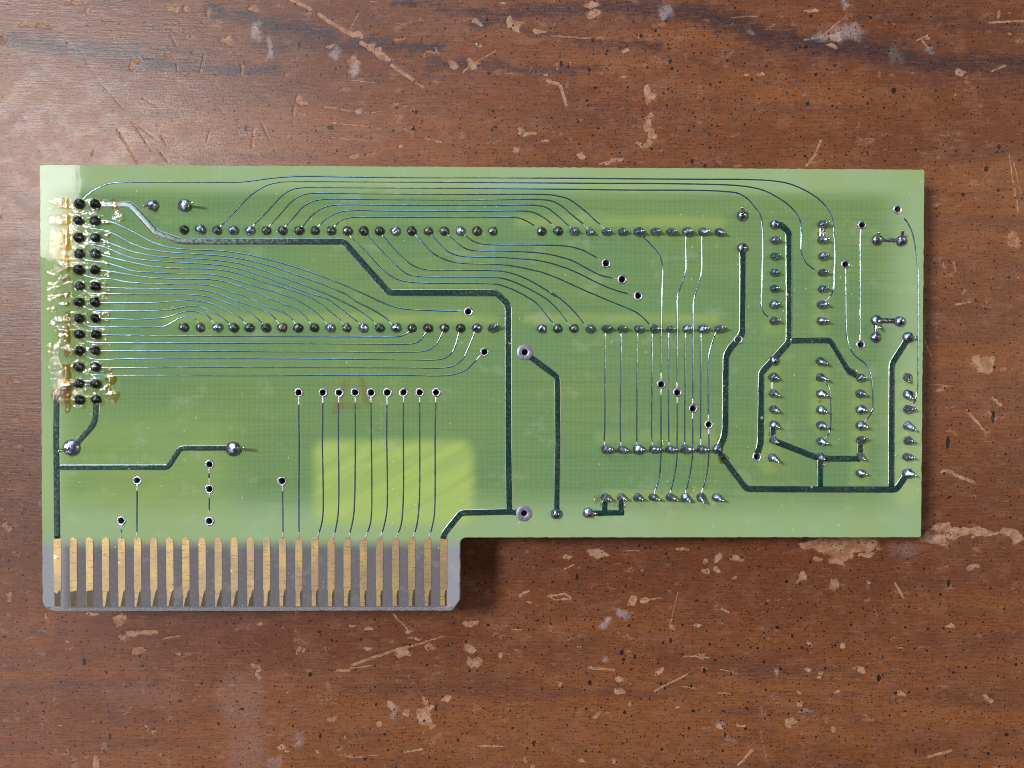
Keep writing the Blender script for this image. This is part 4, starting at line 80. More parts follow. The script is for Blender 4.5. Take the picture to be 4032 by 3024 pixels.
FLUX_SPOTS = [[27.814,-14.384,0.65,0.05],[32.605,-21.61,0.866,0.1],[34.945,-21.243,0.505,0.1],[17.923,-22.931,0.578,0.1],[17.706,-23.515,0.505,0.1],[30.558,-21.903,0.289,0.1],[20.629,-24.172,0.404,0.15],[28.072,-22.05,0.289,0.1],[37.683,-13.861,0.794,0.35],[37.847,-16.709,0.866,0.9],[18.949,-24.026,0.65,0.6],[21.651,-24.171,0.722,0.6],[66.621,1.175,0.722,0.2],[-57.959,22.966,1.011,0.75],[-59.601,23.101,0.866,0.35],[-57.325,21.105,1.227,0.12],[58.357,-3.08,0.794,0.4],[53.257,-7.618,0.361,0.3],[46.165,-0.34,0.722,0.1],[45.594,-12.744,0.65,0.5],[53.262,19.187,0.722,0.5],[59.712,-15.224,0.65,0.45],[53.339,-17.865,0.65,0.6],[66.676,-20.054,0.722,0.5],[-65.903,-5.827,1.733,0.7],[-67.125,-6.839,1.011,0.6],[-41.1,-15.192,0.578,0.05],[-64.091,-14.736,0.578,0.05],[-58.735,-4.369,1.011,0.8],[-58.461,-6.966,1.155,0.5]]

# ------------------------------------------------------------------ material helpers
class NT:
    def __init__(self, name):
        self.m = bpy.data.materials.new(name)
        self.m.use_nodes = True
        self.t = self.m.node_tree
        self.n = self.t.nodes
        self.bsdf = self.n["Principled BSDF"]
        self.out = self.n["Material Output"]
    def node(self, typ, **kw):
        n = self.n.new(typ)
        for k, v in kw.items():
            setattr(n, k, v)
        return n
    def put(self, sock, v):
        if isinstance(v, (int, float)):
            try:
                sock.default_value = v
            except TypeError:
                sock.default_value = (v, v, v) if len(sock.default_value) == 3 else (v, v, v, 1)
        elif isinstance(v, (tuple, list)):
            if len(sock.default_value) == 4 and len(v) == 3:
                v = tuple(v) + (1,)
            sock.default_value = v
        else:
            self.t.links.new(v, sock)
    def math(self, op, a, b=0.0, c=None, clamp=False):
        n = self.node('ShaderNodeMath', operation=op, use_clamp=clamp)
        self.put(n.inputs[0], a); self.put(n.inputs[1], b)
        if c is not None:
            self.put(n.inputs[2], c)
        return n.outputs[0]
    def add(self, a, b): return self.math('ADD', a, b)
    def mul(self, a, b): return self.math('MULTIPLY', a, b)
    def sub(self, a, b): return self.math('SUBTRACT', a, b)
    def smooth(self, v, a, b, o0=0.0, o1=1.0):
        n = self.node('ShaderNodeMapRange', interpolation_type='SMOOTHSTEP')
        self.put(n.inputs[0], v); n.inputs[1].default_value = a; n.inputs[2].default_value = b
        n.inputs[3].default_value = o0; n.inputs[4].default_value = o1
        return n.outputs[0]
    def mix(self, f, a, b):
        n = self.node('ShaderNodeMix', data_type='RGBA')
        self.put(n.inputs[0], f); self.put(n.inputs[6], a); self.put(n.inputs[7], b)
        return n.outputs[2]
    def coords(self, scale=1000.0):
        tc = self.node('ShaderNodeTexCoord')
        return self.scaled(tc.outputs['Object'], (scale,) * 3)
    def scaled(self, v, s, off=(0, 0, 0)):
        n = self.node('ShaderNodeMapping')
        self.put(n.inputs[0], v)
        n.inputs['Scale'].default_value = s
        n.inputs['Location'].default_value = off
        return n.outputs[0]
    def xyz(self, v):
        n = self.node('ShaderNodeSeparateXYZ'); self.put(n.inputs[0], v)
        return n.outputs
    def noise(self, v, scale=1.0, detail=3, rough=0.55, dist=0.0, dims='2D'):
        n = self.node('ShaderNodeTexNoise', noise_dimensions=dims)
        self.put(n.inputs['Vector'], v)
        n.inputs['Scale'].default_value = scale; n.inputs['Detail'].default_value = detail
        n.inputs['Roughness'].default_value = rough; n.inputs['Distortion'].default_value = dist
        return n.outputs[0]
    def voro(self, v, scale=1.0, feature='F1', rnd=1.0):
        n = self.node('ShaderNodeTexVoronoi', feature=feature, voronoi_dimensions='2D')
        self.put(n.inputs['Vector'], v); n.inputs['Scale'].default_value = scale
        n.inputs['Randomness'].default_value = rnd
        return n.outputs
    def bump(self, h, strength=0.3, dist=0.0001, normal=None):
        n = self.node('ShaderNodeBump')
        n.inputs['Strength'].default_value = strength; n.inputs['Distance'].default_value = dist
        self.put(n.inputs['Height'], h)
        if normal is not None: self.put(n.inputs['Normal'], normal)
        return n.outputs[0]
    def set(self, **kw):
        for k, v in kw.items():
            self.put(self.bsdf.inputs[k.replace('_', ' ')], v)
        return self.m

def box_mask(t, X, Y, x0, x1, y0, y1, s):
    """soft-edged box with rounded corners"""
    r = min(2.2, 0.45 * (x1 - x0), 0.45 * (y1 - y0))
    def q(v, a, b):
        return t.math('MAXIMUM', t.sub(t.math('ABSOLUTE', t.sub(v, (a + b) / 2)), (b - a) / 2 - r), 0.0)
    qx, qy = q(X, x0, x1), q(Y, y0, y1)
    d = t.math('SQRT', t.add(t.mul(qx, qx), t.mul(qy, qy)))
    return t.smooth(d, r - s, r + s, 1, 0)

def mat_laminate():
    t = NT("solder_masked_laminate")
    p = t.coords(); X, Y, _ = t.xyz(p)
    warp = t.noise(t.scaled(p, (0.06, 0.25, 1)), 1.0, 3)
    streak = t.noise(t.scaled(p, (0.04, 1.1, 1)), 1.0, 3, 0.55)
    cloud = t.noise(p, 0.07, 3)
    cloud2 = t.noise(t.scaled(p, (0.5, 0.8, 1), (30, 7, 0)), 0.35, 3)
    # glass weave under the mask: fine crossed threads
    sx = t.math('SINE', t.mul(t.add(X, t.mul(cloud2, 0.5)), 2 * math.pi / 0.78))
    sy = t.math('SINE', t.mul(t.add(Y, t.mul(cloud2, 0.5)), 2 * math.pi / 0.70))
    weave = t.add(t.mul(sx, t.noise(t.scaled(p, (1, .08, 1)), 1.2, 2)), t.mul(sy, t.noise(t.scaled(p, (.08, 1, 1)), 1.2, 2)))
    # copper on the far side darkens the sheet inside a margin
    x0, x1 = OUTLINE['tl'][0], OUTLINE['tr'][0]
    y0, y1 = OUTLINE['yb'], OUTLINE['tl'][1]
    inner = t.mul(t.mul(t.smooth(Y, y1 - 5.5, y1 - 2.6, 1, 0), t.smooth(Y, y0 + 2.0, y0 + 9.0)),
                  t.mul(t.smooth(X, x0 + 0.5, x0 + 6), t.smooth(X, x1 - 9, x1 - 1.5, 1, 0)))
    base = t.mix(inner, (0.245, 0.338, 0.178), (0.120, 0.208, 0.086))
    base = t.mix(t.smooth(cloud, 0.38, 0.66), base, t.mix(inner, (0.240, 0.328, 0.145), (0.142, 0.218, 0.076)))
    base = t.mix(t.mul(t.mul(t.smooth(streak, 0.46, 0.68), inner), 0.30), base, (0.088, 0.160, 0.066))
    base = t.mix(t.mul(t.mul(t.smooth(warp, 0.52, 0.7), inner), 0.30), base, (0.155, 0.235, 0.085))
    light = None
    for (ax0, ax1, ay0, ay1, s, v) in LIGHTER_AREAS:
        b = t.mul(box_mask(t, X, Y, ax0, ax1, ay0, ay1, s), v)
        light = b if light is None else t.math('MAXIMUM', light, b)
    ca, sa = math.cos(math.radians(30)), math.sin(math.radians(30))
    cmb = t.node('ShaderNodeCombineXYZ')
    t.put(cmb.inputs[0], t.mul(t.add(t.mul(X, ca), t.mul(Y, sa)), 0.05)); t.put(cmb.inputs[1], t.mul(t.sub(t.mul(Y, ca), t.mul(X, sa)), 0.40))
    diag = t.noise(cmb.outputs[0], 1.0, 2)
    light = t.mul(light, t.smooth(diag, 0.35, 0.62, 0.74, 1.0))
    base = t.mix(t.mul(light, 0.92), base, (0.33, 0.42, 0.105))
    base = t.mix(t.mul(t.smooth(weave, -0.9, 0.9), 0.14), base, (0.23, 0.34, 0.19))
    # faint red-brown stamp bleeding through the sheet
    for (cx, cy, w, h, sl) in ((-22.6, -6.6, 0.55, 3.2, 0.35), (-19.0, -6.2, 0.5, 2.4, -0.25), (-21.2, -8.6, 1.6, .5, 0)):
        xs = t.add(X, t.mul(t.sub(Y, cy), -sl))
        base = t.mix(t.mul(box_mask(t, xs, Y, cx - w, cx + w, cy - h, cy + h, 0.5), t.smooth(cloud2, 0.3, 0.7, 0.1, 0.55)), base, (0.16, 0.09, 0.03))
    # bare laminate below the mask line
    ym = OUTLINE['ymask']
    edge = t.add(Y, t.mul(t.noise(p, 0.8, 3), 0.5))
    bare = t.smooth(edge, ym - 1.9, ym + 0.5, 1, 0)
    xt = OUTLINE['xtab']
    side = t.math('MAXIMUM', t.smooth(X, x0 + 2.2, x0 + 4.6, 1, 0), t.smooth(X, xt - 3.2, xt - 1.9))
    grey = t.mix(side, (0.122, 0.112, 0.116), (0.25, 0.25, 0.27))
    grey = t.mix(t.mul(t.smooth(t.noise(p, 1.7, 4), 0.45, 0.7), 0.25), grey, (0.19, 0.185, 0.21))
    ych = OUTLINE['ych']
    rim = t.smooth(Y, ych - 0.05, ych + 0.05, 1, 0)
    grey = t.mix(t.mul(rim, t.smooth(t.noise(t.scaled(p, (1, 2.5, 1)), 3.0, 4), 0.35, 0.7, 0.3, 1.0)), grey, (0.38, 0.39, 0.42))
    base = t.mix(bare, base, grey)
    smear = t.noise(t.scaled(p, (0.16, 0.22, 1), (3, 9, 0)), 1.0, 4, 0.7)
    base = t.mix(t.mul(t.smooth(smear, 0.56, 0.74), 0.16), base, (0.40, 0.43, 0.32))
    # fine pale scuffs and dust
    v = t.voro(t.scaled(p, (1, 0.8, 1)), 0.55)
    rnd = t.xyz(v[1])[0]
    speck = t.mul(t.math('LESS_THAN', v[0], t.mul(t.smooth(rnd, 0.88, 1.0), 0.05)), 0.6)
    base = t.mix(speck, base, (0.62, 0.68, 0.52))
    rough = t.add(t.mul(bare, 0.34), t.smooth(t.noise(p, 0.9, 2), 0.3, 0.75, 0.03, 0.06))
    h = t.add(t.mul(t.noise(p, 0.45, 2), 0.55), t.mul(t.noise(p, 2.6, 3), 0.055))
    h = t.add(h, t.mul(weave, 0.010))
    nb = t.bump(h, 0.06, 0.00012)
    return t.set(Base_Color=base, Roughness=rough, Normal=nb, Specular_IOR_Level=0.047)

def mat_trace(name, wide):
    t = NT(name)
    p = t.coords()
    n1 = t.noise(p, 2.2 if wide else 0.6, 4 if wide else 2, 0.62)
    n2 = t.noise(t.scaled(p, (1, 1, 1), (13, 5, 0)), 0.12, 2)
    base = t.mix(t.smooth(n1, 0.42, 0.72), (0.009, 0.040, 0.037) if wide else (0.17, 0.27, 0.34), (0.022, 0.058, 0.046) if wide else (0.27, 0.38, 0.47))
    if wide:
        wear = t.mul(t.smooth(t.noise(p, 3.2, 4, 0.7), 0.50, 0.66), t.smooth(n2, 0.40, 0.62))
        base = t.mix(t.mul(wear, .75), base, (0.13, 0.16, 0.095))
        # flaked spots where the finish is gone
        v = t.voro(p, 0.5); rnd = t.xyz(v[1])[0]
        fl = t.math('LESS_THAN', v[0], t.mul(t.smooth(rnd, 0.88, 1.0), 0.16))
        base = t.mix(t.mul(fl, t.smooth(n1, 0.45, 0.52)), base, (0.42, 0.44, 0.28))
    rough = t.smooth(n1, 0.3, 0.75, 0.18, 0.34) if wide else 0.17
    h = t.add(t.mul(t.noise(p, 1.3, 3), 0.6), t.mul(t.noise(p, 6.0, 3), 0.2))
    return t.set(Base_Color=base, Metallic=0.25 if wide else 0.9, Roughness=rough, Normal=t.bump(h, 0.16, 0.00008), IOR=1.55) if wide else t.set(Base_Color=base, Metallic=0.9, Roughness=rough)

def mat_solder(name, lo, hi, r0, r1):
    t = NT(name)
    p = t.coords()
    oi = t.node('ShaderNodeObjectInfo')
    n1 = t.noise(p, 1.9, 3, 0.6, dims='3D')
    r = t.mix(t.smooth(n1, 0.35, 0.7), lo, hi)
    r = t.mix(t.mul(oi.outputs['Random'], 0.75), r, tuple(c * 0.72 for c in lo))
    return t.set(Base_Color=r, Metallic=1.0, Roughness=t.smooth(n1, 0.3, 0.7, r0, r1), Normal=t.bump(n1, 0.32, 0.00025))

def mat_simple(name, col, rough=0.4, metal=0.0, bump=0.0, scale=4.0):
    t = NT(name)
    p = t.coords()
    n1 = t.noise(p, scale, 4, 0.6, dims='3D')
    base = t.mix(t.smooth(n1, 0.3, 0.7), tuple(c * 0.82 for c in col), tuple(min(1, c * 1.12) for c in col))
    kw = dict(Base_Color=base, Metallic=metal, Roughness=t.smooth(n1, 0.3, 0.7, rough * 0.85, rough * 1.15))
    if bump: kw['Normal'] = t.bump(n1, bump, 0.0001)
    return t.set(**kw)

def mat_gold():
    t = NT("gold_plating")
    tc = t.node('ShaderNodeTexCoord')
    geo = t.node('ShaderNodeNewGeometry')
    p = t.scaled(geo.outputs['Position'], (1000,) * 3)
    crack = t.noise(t.scaled(p, (0.5, 3.4, 1)), 1.0, 4, 0.7)
    fine = t.noise(t.scaled(p, (3.0, 14, 1)), 1.0, 3, 0.7)
    tarn = t.noise(p, 0.16, 3)
    base = t.mix(t.smooth(tarn, 0.35, 0.65), (0.56, 0.40, 0.18), (0.43, 0.305, 0.185))
    base = t.mix(t.mul(t.smooth(crack, 0.54, 0.66), 0.70), base, (0.26, 0.15, 0.06))
    base = t.mix(t.mul(t.smooth(fine, 0.50, 0.72), 0.50), base, (0.30, 0.185, 0.085))
    scr = t.noise(t.scaled(p, (7.0, 0.22, 1)), 1.0, 2, 0.6)
    base = t.mix(t.mul(t.smooth(scr, 0.52, 0.70), 0.35), base, (0.33, 0.22, 0.12))
    v = t.voro(t.scaled(p, (0.8, 1.4, 1)), 0.5)
    rnd = t.xyz(v[1])[0]
    spot = t.mul(t.math('LESS_THAN', v[0], t.mul(t.smooth(rnd, 0.90, 1.0), 0.25)), t.smooth(fine, 0.4, 0.5))
    base = t.mix(t.mul(spot, 0.8), base, (0.95, 0.80, 0.50))
    h = t.add(t.mul(crack, 0.7), t.mul(fine, 0.4))
    return t.set(Base_Color=base, Metallic=0.72, Roughness=t.smooth(fine, 0.3, 0.7, 0.36, 0.52), Normal=t.bump(h, 0.5, 0.0001))

def mat_flux():
    t = NT("flux_residue")
    t.n.remove(t.bsdf)
    at = t.node('ShaderNodeAttribute', attribute_name='amber')
    fac = at.outputs['Fac']
    col = t.mix(fac, (0.99, 0.985, 0.93), (0.86, 0.60, 0.14))
    tr = t.node('ShaderNodeBsdfTransparent'); t.put(tr.inputs[0], col)
    gl = t.node('ShaderNodeBsdfGlossy'); gl.inputs['Roughness'].default_value = 0.13
    p = t.coords()
    nb = t.bump(t.noise(p, 1.9, 3), 0.30, 0.0003)
    t.put(gl.inputs['Normal'], nb)
    gl.inputs['Color'].default_value = (1, 1, 1, 1)
    ms = t.node('ShaderNodeMixShader')
    t.put(ms.inputs[0], 0.058); t.put(ms.inputs[1], tr.outputs[0]); t.put(ms.inputs[2], gl.outputs[0])
    t.t.links.new(ms.outputs[0], t.out.inputs[0])
    return t.m

def mat_table():
    t = NT("worn_stained_wood")
    p = t.coords(); X, Y, _ = t.xyz(p)
    q = p
    st = t.node('ShaderNodeAttribute', attribute_name='stain')
    base = st.outputs['Color']; mott = st.outputs['Alpha']
    fine = t.noise(t.scaled(q, (0.25, 3.0, 1)), 1.0, 3, 0.65)
    base = t.mix(t.mul(t.smooth(fine, 0.48, 0.72), 0.42), base, (0.075, 0.027, 0.016))
    base = t.mix(t.mul(t.smooth(fine, 0.46, 0.28), 0.30), base, (0.240, 0.098, 0.046))
    wear = t.node('ShaderNodeAttribute', attribute_name='wear')
    wr = t.node('ShaderNodeSeparateColor'); t.put(wr.inputs[0], wear.outputs['Color'])
    chip, dark, pale = wr.outputs
    spot = t.node('ShaderNodeAttribute', attribute_name='fleck').outputs['Fac']
    edge_n = t.noise(p, 2.4, 3, 0.65)
    # dark stain bands
    dk = t.mul(dark, t.smooth(t.add(t.mul(edge_n, 0.5), t.mul(fine, 0.5)), 0.3, 0.6, 0.35, 1.0))
    base = t.mix(t.mul(t.smooth(dk, 0.0, 0.95), 0.86), base, (0.036, 0.020, 0.023))
    # short dark pores along the grain and hairline checks
    pore = t.noise(t.scaled(q, (0.9, 6.5, 1)), 1.0, 2, 0.6, 0.3)
    base = t.mix(t.mul(t.smooth(pore, 0.64, 0.70), 0.75), base, (0.030, 0.012, 0.009))
    ck = t.voro(t.scaled(q, (0.40, 1.0, 1)), 1.5, 'DISTANCE_TO_EDGE')[0]
    ckm = t.mul(t.smooth(ck, 0.055, 0.02), t.smooth(t.noise(p, 0.8, 2), 0.54, 0.66))
    base = t.mix(t.mul(ckm, 0.6), base, (0.035, 0.014, 0.010))
    # finish chipped away down to pale wood
    cn = t.add(chip, t.mul(t.sub(edge_n, 0.5), 0.55))
    chm = t.mul(t.smooth(cn, 0.36, 0.66), t.smooth(chip, 0.02, 0.10))
    ctex = t.mix(t.smooth(t.noise(p, 0.7, 3), 0.35, 0.65), (0.29, 0.135, 0.066), (0.43, 0.262, 0.172))
    base = t.mix(t.mul(chm, t.smooth(edge_n, 0.3, 0.6, 0.48, 0.70)), base, ctex)
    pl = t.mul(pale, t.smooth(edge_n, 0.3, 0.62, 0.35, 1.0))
    base = t.mix(t.mul(pl, 0.70), base, (0.34, 0.28, 0.29))  # pale marks; the broad lower-left haze is a reflection put into the colour
    # black spatter flecks
    fl = None
    for sc_, lo, r in ((0.30, 0.50, 0.085), (0.72, 0.52, 0.135), (1.5, 0.60, 0.175)):
        v = t.voro(t.scaled(p, (1, 0.92, 1), (sc_ * 17, sc_ * 5, 0)), sc_)
        cc = t.xyz(v[1]); rr = t.mul(t.mul(t.math('GREATER_THAN', cc[0], lo), t.add(t.mul(cc[1], 0.65), 0.35)), r)
        d = t.add(v[0], t.mul(t.sub(edge_n, 0.5), 0.05))
        m = t.smooth(t.sub(rr, d), 0.0, 0.025)
        fl = m if fl is None else t.math('MAXIMUM', fl, m)
    fl = t.math('MAXIMUM', fl, t.smooth(t.add(spot, t.mul(t.sub(edge_n, 0.5), 0.3)), 0.42, 0.6))
    base = t.mix(t.mul(fl, 0.93), base, (0.010, 0.007, 0.007))
    rough = t.smooth(mott, 0.3, 0.72, 0.37, 0.43)
    rough = t.add(rough, t.add(t.mul(chm, 0.28), t.mul(pl, 0.2)))
    h = t.add(t.add(t.mul(fine, 0.8), t.mul(edge_n, 0.5)), t.mul(t.smooth(chip, 0.3, 0.7), -0.9))
    return t.set(Base_Color=base, Roughness=rough, Normal=t.bump(h, 0.40, 0.00010), IOR=1.5, Specular_IOR_Level=0.36)

# ------------------------------------------------------------------ object helpers
def link(name, mesh, mat=None, parent=None, smooth=False):
    o = bpy.data.objects.new(name, mesh)
    COL.objects.link(o)
    if mat is not None and len(mesh.materials) == 0:
        mesh.materials.append(mat)
    if parent is not None:
        o.parent = parent
    if smooth:
        mesh.polygons.foreach_set('use_smooth', [True] * len(mesh.polygons))
    return o

def mesh_mm(name, verts, faces):
    me = bpy.data.meshes.new(name)
    me.from_pydata([(x * MM, y * MM, z * MM) for x, y, z in verts], [], faces)
    me.update()
    return me

def grid_mesh(name, xs, ys, Z):
    """structured sheet, xs and ys in mm, Z[j,i] in mm"""
    nx, ny = len(xs), len(ys)
    co = np.empty((ny, nx, 3), np.float32)
    co[..., 0] = xs[None, :]; co[..., 1] = ys[:, None]; co[..., 2] = Z
    co *= MM
    idx = np.arange(nx * ny, dtype=np.int32).reshape(ny, nx)
    q = np.stack([idx[:-1, :-1], idx[:-1, 1:], idx[1:, 1:], idx[1:, :-1]], -1).reshape(-1)
    nf = (nx - 1) * (ny - 1)
    me = bpy.data.meshes.new(name)
    me.vertices.add(nx * ny); me.vertices.foreach_set('co', co.reshape(-1))
    me.loops.add(nf * 4); me.loops.foreach_set('vertex_index', q)
    me.polygons.add(nf); me.polygons.foreach_set('loop_start', np.arange(nf, dtype=np.int32) * 4)
    me.polygons.foreach_set('loop_total', np.full(nf, 4, np.int32))
    me.update(calc_edges=True)
    me.polygons.foreach_set('use_smooth', np.ones(nf, bool))
    return me

def value_noise(xs, ys, cell_x, cell_y, seed):
    r = np.random.default_rng(seed)
    gx = (xs - xs[0]) / cell_x; gy = (ys - ys[0]) / cell_y
    g = r.random((int(gy[-1]) + 3, int(gx[-1]) + 3)).astype(np.float32)
    ix = gx.astype(int); iy = gy.astype(int)
    fx = gx - ix; fy = gy - iy
    fx = fx * fx * (3 - 2 * fx); fy = fy * fy * (3 - 2 * fy)
    a = g[iy][:, ix] * (1 - fx) + g[iy][:, ix + 1] * fx
    b = g[iy + 1][:, ix] * (1 - fx) + g[iy + 1][:, ix + 1] * fx
    return a * (1 - fy[:, None]) + b * fy[:, None]

# ------------------------------------------------------------------ table top
def build_table():
    step = 0.2
    fx = np.arange(-92, 92 + step / 2, step); fy = np.arange(-70, 70 + step / 2, step)
    ox = np.array([-400, -300, -220, -160, -125, -105, -97]); oy = np.array([-300, -220, -150, -110, -85, -76])
    xs = np.concatenate([ox, fx, -ox[::-1]]).astype(np.float32); ys = np.concatenate([oy, fy, -oy[::-1]]).astype(np.float32)
    nx, ny = len(xs), len(ys)
    wx = (value_noise(xs, ys, 1.3, 1.3, 1) - .5) * 1.0 + (value_noise(xs, ys, 0.5, 0.5, 2) - .5) * 0.55
    wy = (value_noise(xs, ys, 1.3, 1.3, 3) - .5) * 1.0 + (value_noise(xs, ys, 0.5, 0.5, 4) - .5) * 0.55
    chip = np.zeros((ny, nx), np.float32); dark = chip.copy(); pale = chip.copy(); fleck = chip.copy()
    def win(x0, x1, y0, y1):
        i0, i1 = np.searchsorted(xs, [x0, x1]); j0, j1 = np.searchsorted(ys, [y0, y1])
        return slice(max(0, j0 - 1), j1 + 1), slice(max(0, i0 - 1), i1 + 1)
    marks = list(TABLE_MARKS)
    r = np.random.default_rng(5)
    for _ in range(80):      # small random dings everywhere
        x, y = r.uniform(-90, 90), r.uniform(-68, 68)
        if r.random() < 0.55:
            marks.append(['c', x, y, r.uniform(.12, .45), r.uniform(.08, .28), r.uniform(0, 180), r.uniform(.4, .9)])
        else:
            a = r.uniform(-1.2, 1.2) if r.random() < .7 else r.uniform(0, 3.14); l = r.uniform(.5, 2.6)
            marks.append(['s', x, y, x + l * math.cos(a), y + l * math.sin(a), r.uniform(.05, .10), r.uniform(.4, .8)])
    for m in marks:
        k = m[0]
        if k in 'cwk':
            _, cx, cy, rx, ry, ang, v = m
            if k == 'c': rx, ry = rx * .88, ry * .88
            R = max(rx, ry) * 1.7 + 0.6
            sj, si = win(cx - R, cx + R, cy - R, cy + R)
            wf = {'c': 1.0, 'w': 1.6, 'k': 0.25}[k] * min(1.0, 0.35 + min(rx, ry))
            dx = xs[None, si] - cx + wx[sj, si] * wf; dy = ys[sj, None] - cy + wy[sj, si] * wf
            ca, sa = math.cos(math.radians(ang)), math.sin(math.radians(ang))
            u = (dx * ca + dy * sa) / rx; w = (-dx * sa + dy * ca) / ry
            d = np.sqrt(u * u + w * w)
            if k == 'c':
                f = np.clip((1.25 - d) / 0.5, 0, 1) * v; chip[sj, si] = np.maximum(chip[sj, si], f)
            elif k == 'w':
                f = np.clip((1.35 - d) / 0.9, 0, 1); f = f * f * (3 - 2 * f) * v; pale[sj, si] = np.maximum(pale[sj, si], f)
            else:
                f = np.clip((1.35 - d) / 0.6, 0, 1); fleck[sj, si] = np.maximum(fleck[sj, si], f)
        else:
            _, x0, y0, x1, y1, hw, v = m
            R = hw * 2.2 + 1.2
            sj, si = win(min(x0, x1) - R, max(x0, x1) + R, min(y0, y1) - R, max(y0, y1) + R)
            wf = 0.12 if k == 's' else 1.1
            dx = xs[None, si] - x0 + wx[sj, si] * wf; dy = ys[sj, None] - y0 + wy[sj, si] * wf
            ex, ey = x1 - x0, y1 - y0; L2 = ex * ex + ey * ey + 1e-9
            tt = np.clip((dx * ex + dy * ey) / L2, 0, 1)
            d = np.hypot(dx - tt * ex, dy - tt * ey)
            if k == 's':
                hw = max(hw, 0.09)
                f = np.clip((hw * 1.5 - d) / (hw * 0.9), 0, 1) * v * (0.75 + 0.5 * (wx[sj, si] + .5)); chip[sj, si] = np.maximum(chip[sj, si], f)
            else:
                f = np.clip((hw * 2.1 - d) / (hw * 2.0), 0, 1); f = f * f * (3 - 2 * f) * v; dark[sj, si] = np.maximum(dark[sj, si], f)
    def fbm(cx, cy, seed, n=4, g=0.55):
        tot = 0; a = 1; acc = 0
        for o in range(n):
            acc = acc + a * value_noise(xs, ys, max(.2, cx / 2 ** o), max(.2, cy / 2 ** o), seed + o * 17); tot += a; a *= g
        return acc / tot
    def ss(v, a, b): v = np.clip((v - a) / (b - a), 0, 1); return v * v * (3 - 2 * v)
    def mixc(f, a, b): return a * (1 - f[..., None]) + np.array(b, np.float32) * f[..., None]
    col = np.zeros((ny, nx, 3), np.float32) + np.array((0.132, 0.042, 0.016), np.float32)
    col = mixc(ss(fbm(70, 14, 101), .35, .65), col, (0.195, 0.067, 0.023))
    mid = fbm(30, 2.4, 131)
    col = mixc(ss(mid, .48, .70) * .5, col, (0.115, 0.043, 0.024))
    col = mixc(ss(fbm(18, .9, 151), .5, .7) * .22, col, (0.105, 0.040, 0.022))
    mott = fbm(2.6, 1.8, 171, 4, .65)
    col = mixc(ss(mott, .50, .70) * .30, col, (0.225, 0.092, 0.047))
    col = mixc(ss(fbm(4.0, 2.6, 191, 4, .65), .52, .68) * .28, col, (0.110, 0.043, 0.027))
    sc = fbm(2.2, 1.3, 211, 4, .75)
    col = mixc(ss(sc, .70, .76) * .4, col, (0.34, 0.18, 0.12))
    Z = -0.035 * np.clip(chip, 0, 1) + 0.012 * (value_noise(xs, ys, 9, 4, 8) - .5) + 0.012 * fleck
    Z[:, :6] = 0; Z[:, -6:] = 0; Z[:5, :] = 0; Z[-5:, :] = 0
    me = grid_mesh("tabletop", xs, ys, Z)
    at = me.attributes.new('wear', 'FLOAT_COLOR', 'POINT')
    at.data.foreach_set('color', np.stack([np.clip(chip, 0, 1.2), dark, pale, np.ones_like(chip)], -1).astype(np.float32).reshape(-1))  # chips, dark bands, and pale marks that include a painted reflection
    at = me.attributes.new('stain', 'FLOAT_COLOR', 'POINT')
    at.data.foreach_set('color', np.concatenate([col, mott[..., None]], -1).astype(np.float32).reshape(-1))
    at = me.attributes.new('fleck', 'FLOAT', 'POINT')
    at.data.foreach_set('value', fleck.reshape(-1))
    # close the slab: sides and underside
    bm = bmesh.new(); bm.from_mesh(me)
    be = [e for e in bm.edges if e.is_boundary]
    ret = bmesh.ops.extrude_edge_only(bm, edges=be)
    nv = [g for g in ret['geom'] if isinstance(g, bmesh.types.BMVert)]
    for v in nv: v.co.z = -0.022
    bmesh.ops.holes_fill(bm, edges=[e for e in bm.edges if e.is_boundary])
    for f in bm.faces:
        if abs(f.normal.z) < 0.5: f.smooth = False
    bm.to_mesh(me); bm.free()
    o = link("tabletop", me, mat_table())
    o['kind'] = 'structure'
    o['label'] = 'worn reddish brown wooden tabletop with pale chips, scratches and black flecks'
    return o
build_table()

# ------------------------------------------------------------------ the circuit board
board = bpy.data.objects.new("circuit_board", None)
COL.objects.link(board)
board.rotation_euler = (0, math.radians(BOARD_TILT), 0)
board['label'] = 'green circuit board lying solder side up with gold edge contacts along its lower left tab'
board['category'] = 'circuit board'
HB = BOARD_HEIGHT          # top face above the empty's origin (mm)
THICK = 1.6

M_LAM = mat_laminate()
M_THIN = mat_trace("masked_thin_trace", False)
M_WIDE = mat_trace("masked_wide_trace", True)
M_BARE = mat_simple("bare_tinned_copper", (0.62, 0.64, 0.56), 0.38, 0.85, 0.2)
M_FLANK = mat_simple("tinned_trace_flank", (0.50, 0.53, 0.42), 0.34, 0.9, 0.15)
M_SOLDER = mat_solder("solder", (0.28, 0.31, 0.40), (0.52, 0.56, 0.68), 0.24, 0.42)
M_DARK = mat_solder("dark_reflection_solder", (0.07, 0.075, 0.075), (0.15, 0.16, 0.155), 0.25, 0.40)  # connector joints: the dark room they mirror is put into the colour
M_GREY = mat_solder("grey_solder", (0.10, 0.12, 0.115), (0.24, 0.265, 0.26), 0.34, 0.50)  # darker grey base, used on the small rounded joints
M_LEAD = mat_simple("tinned_lead", (0.50, 0.50, 0.47), 0.28, 1.0, 0.2)
M_VIA = mat_solder("tinned_barrel", (0.52, 0.55, 0.63), (0.86, 0.89, 0.97), 0.30, 0.46)
M_PAD = mat_simple("dull_tin_pad", (0.33, 0.33, 0.42), 0.42, 0.75, 0.3, 2.0)
M_GOLD = mat_gold()
M_TIP = mat_simple("worn_nickel", (0.095, 0.082, 0.062), 0.42, 0.8, 0.5, 6.0)
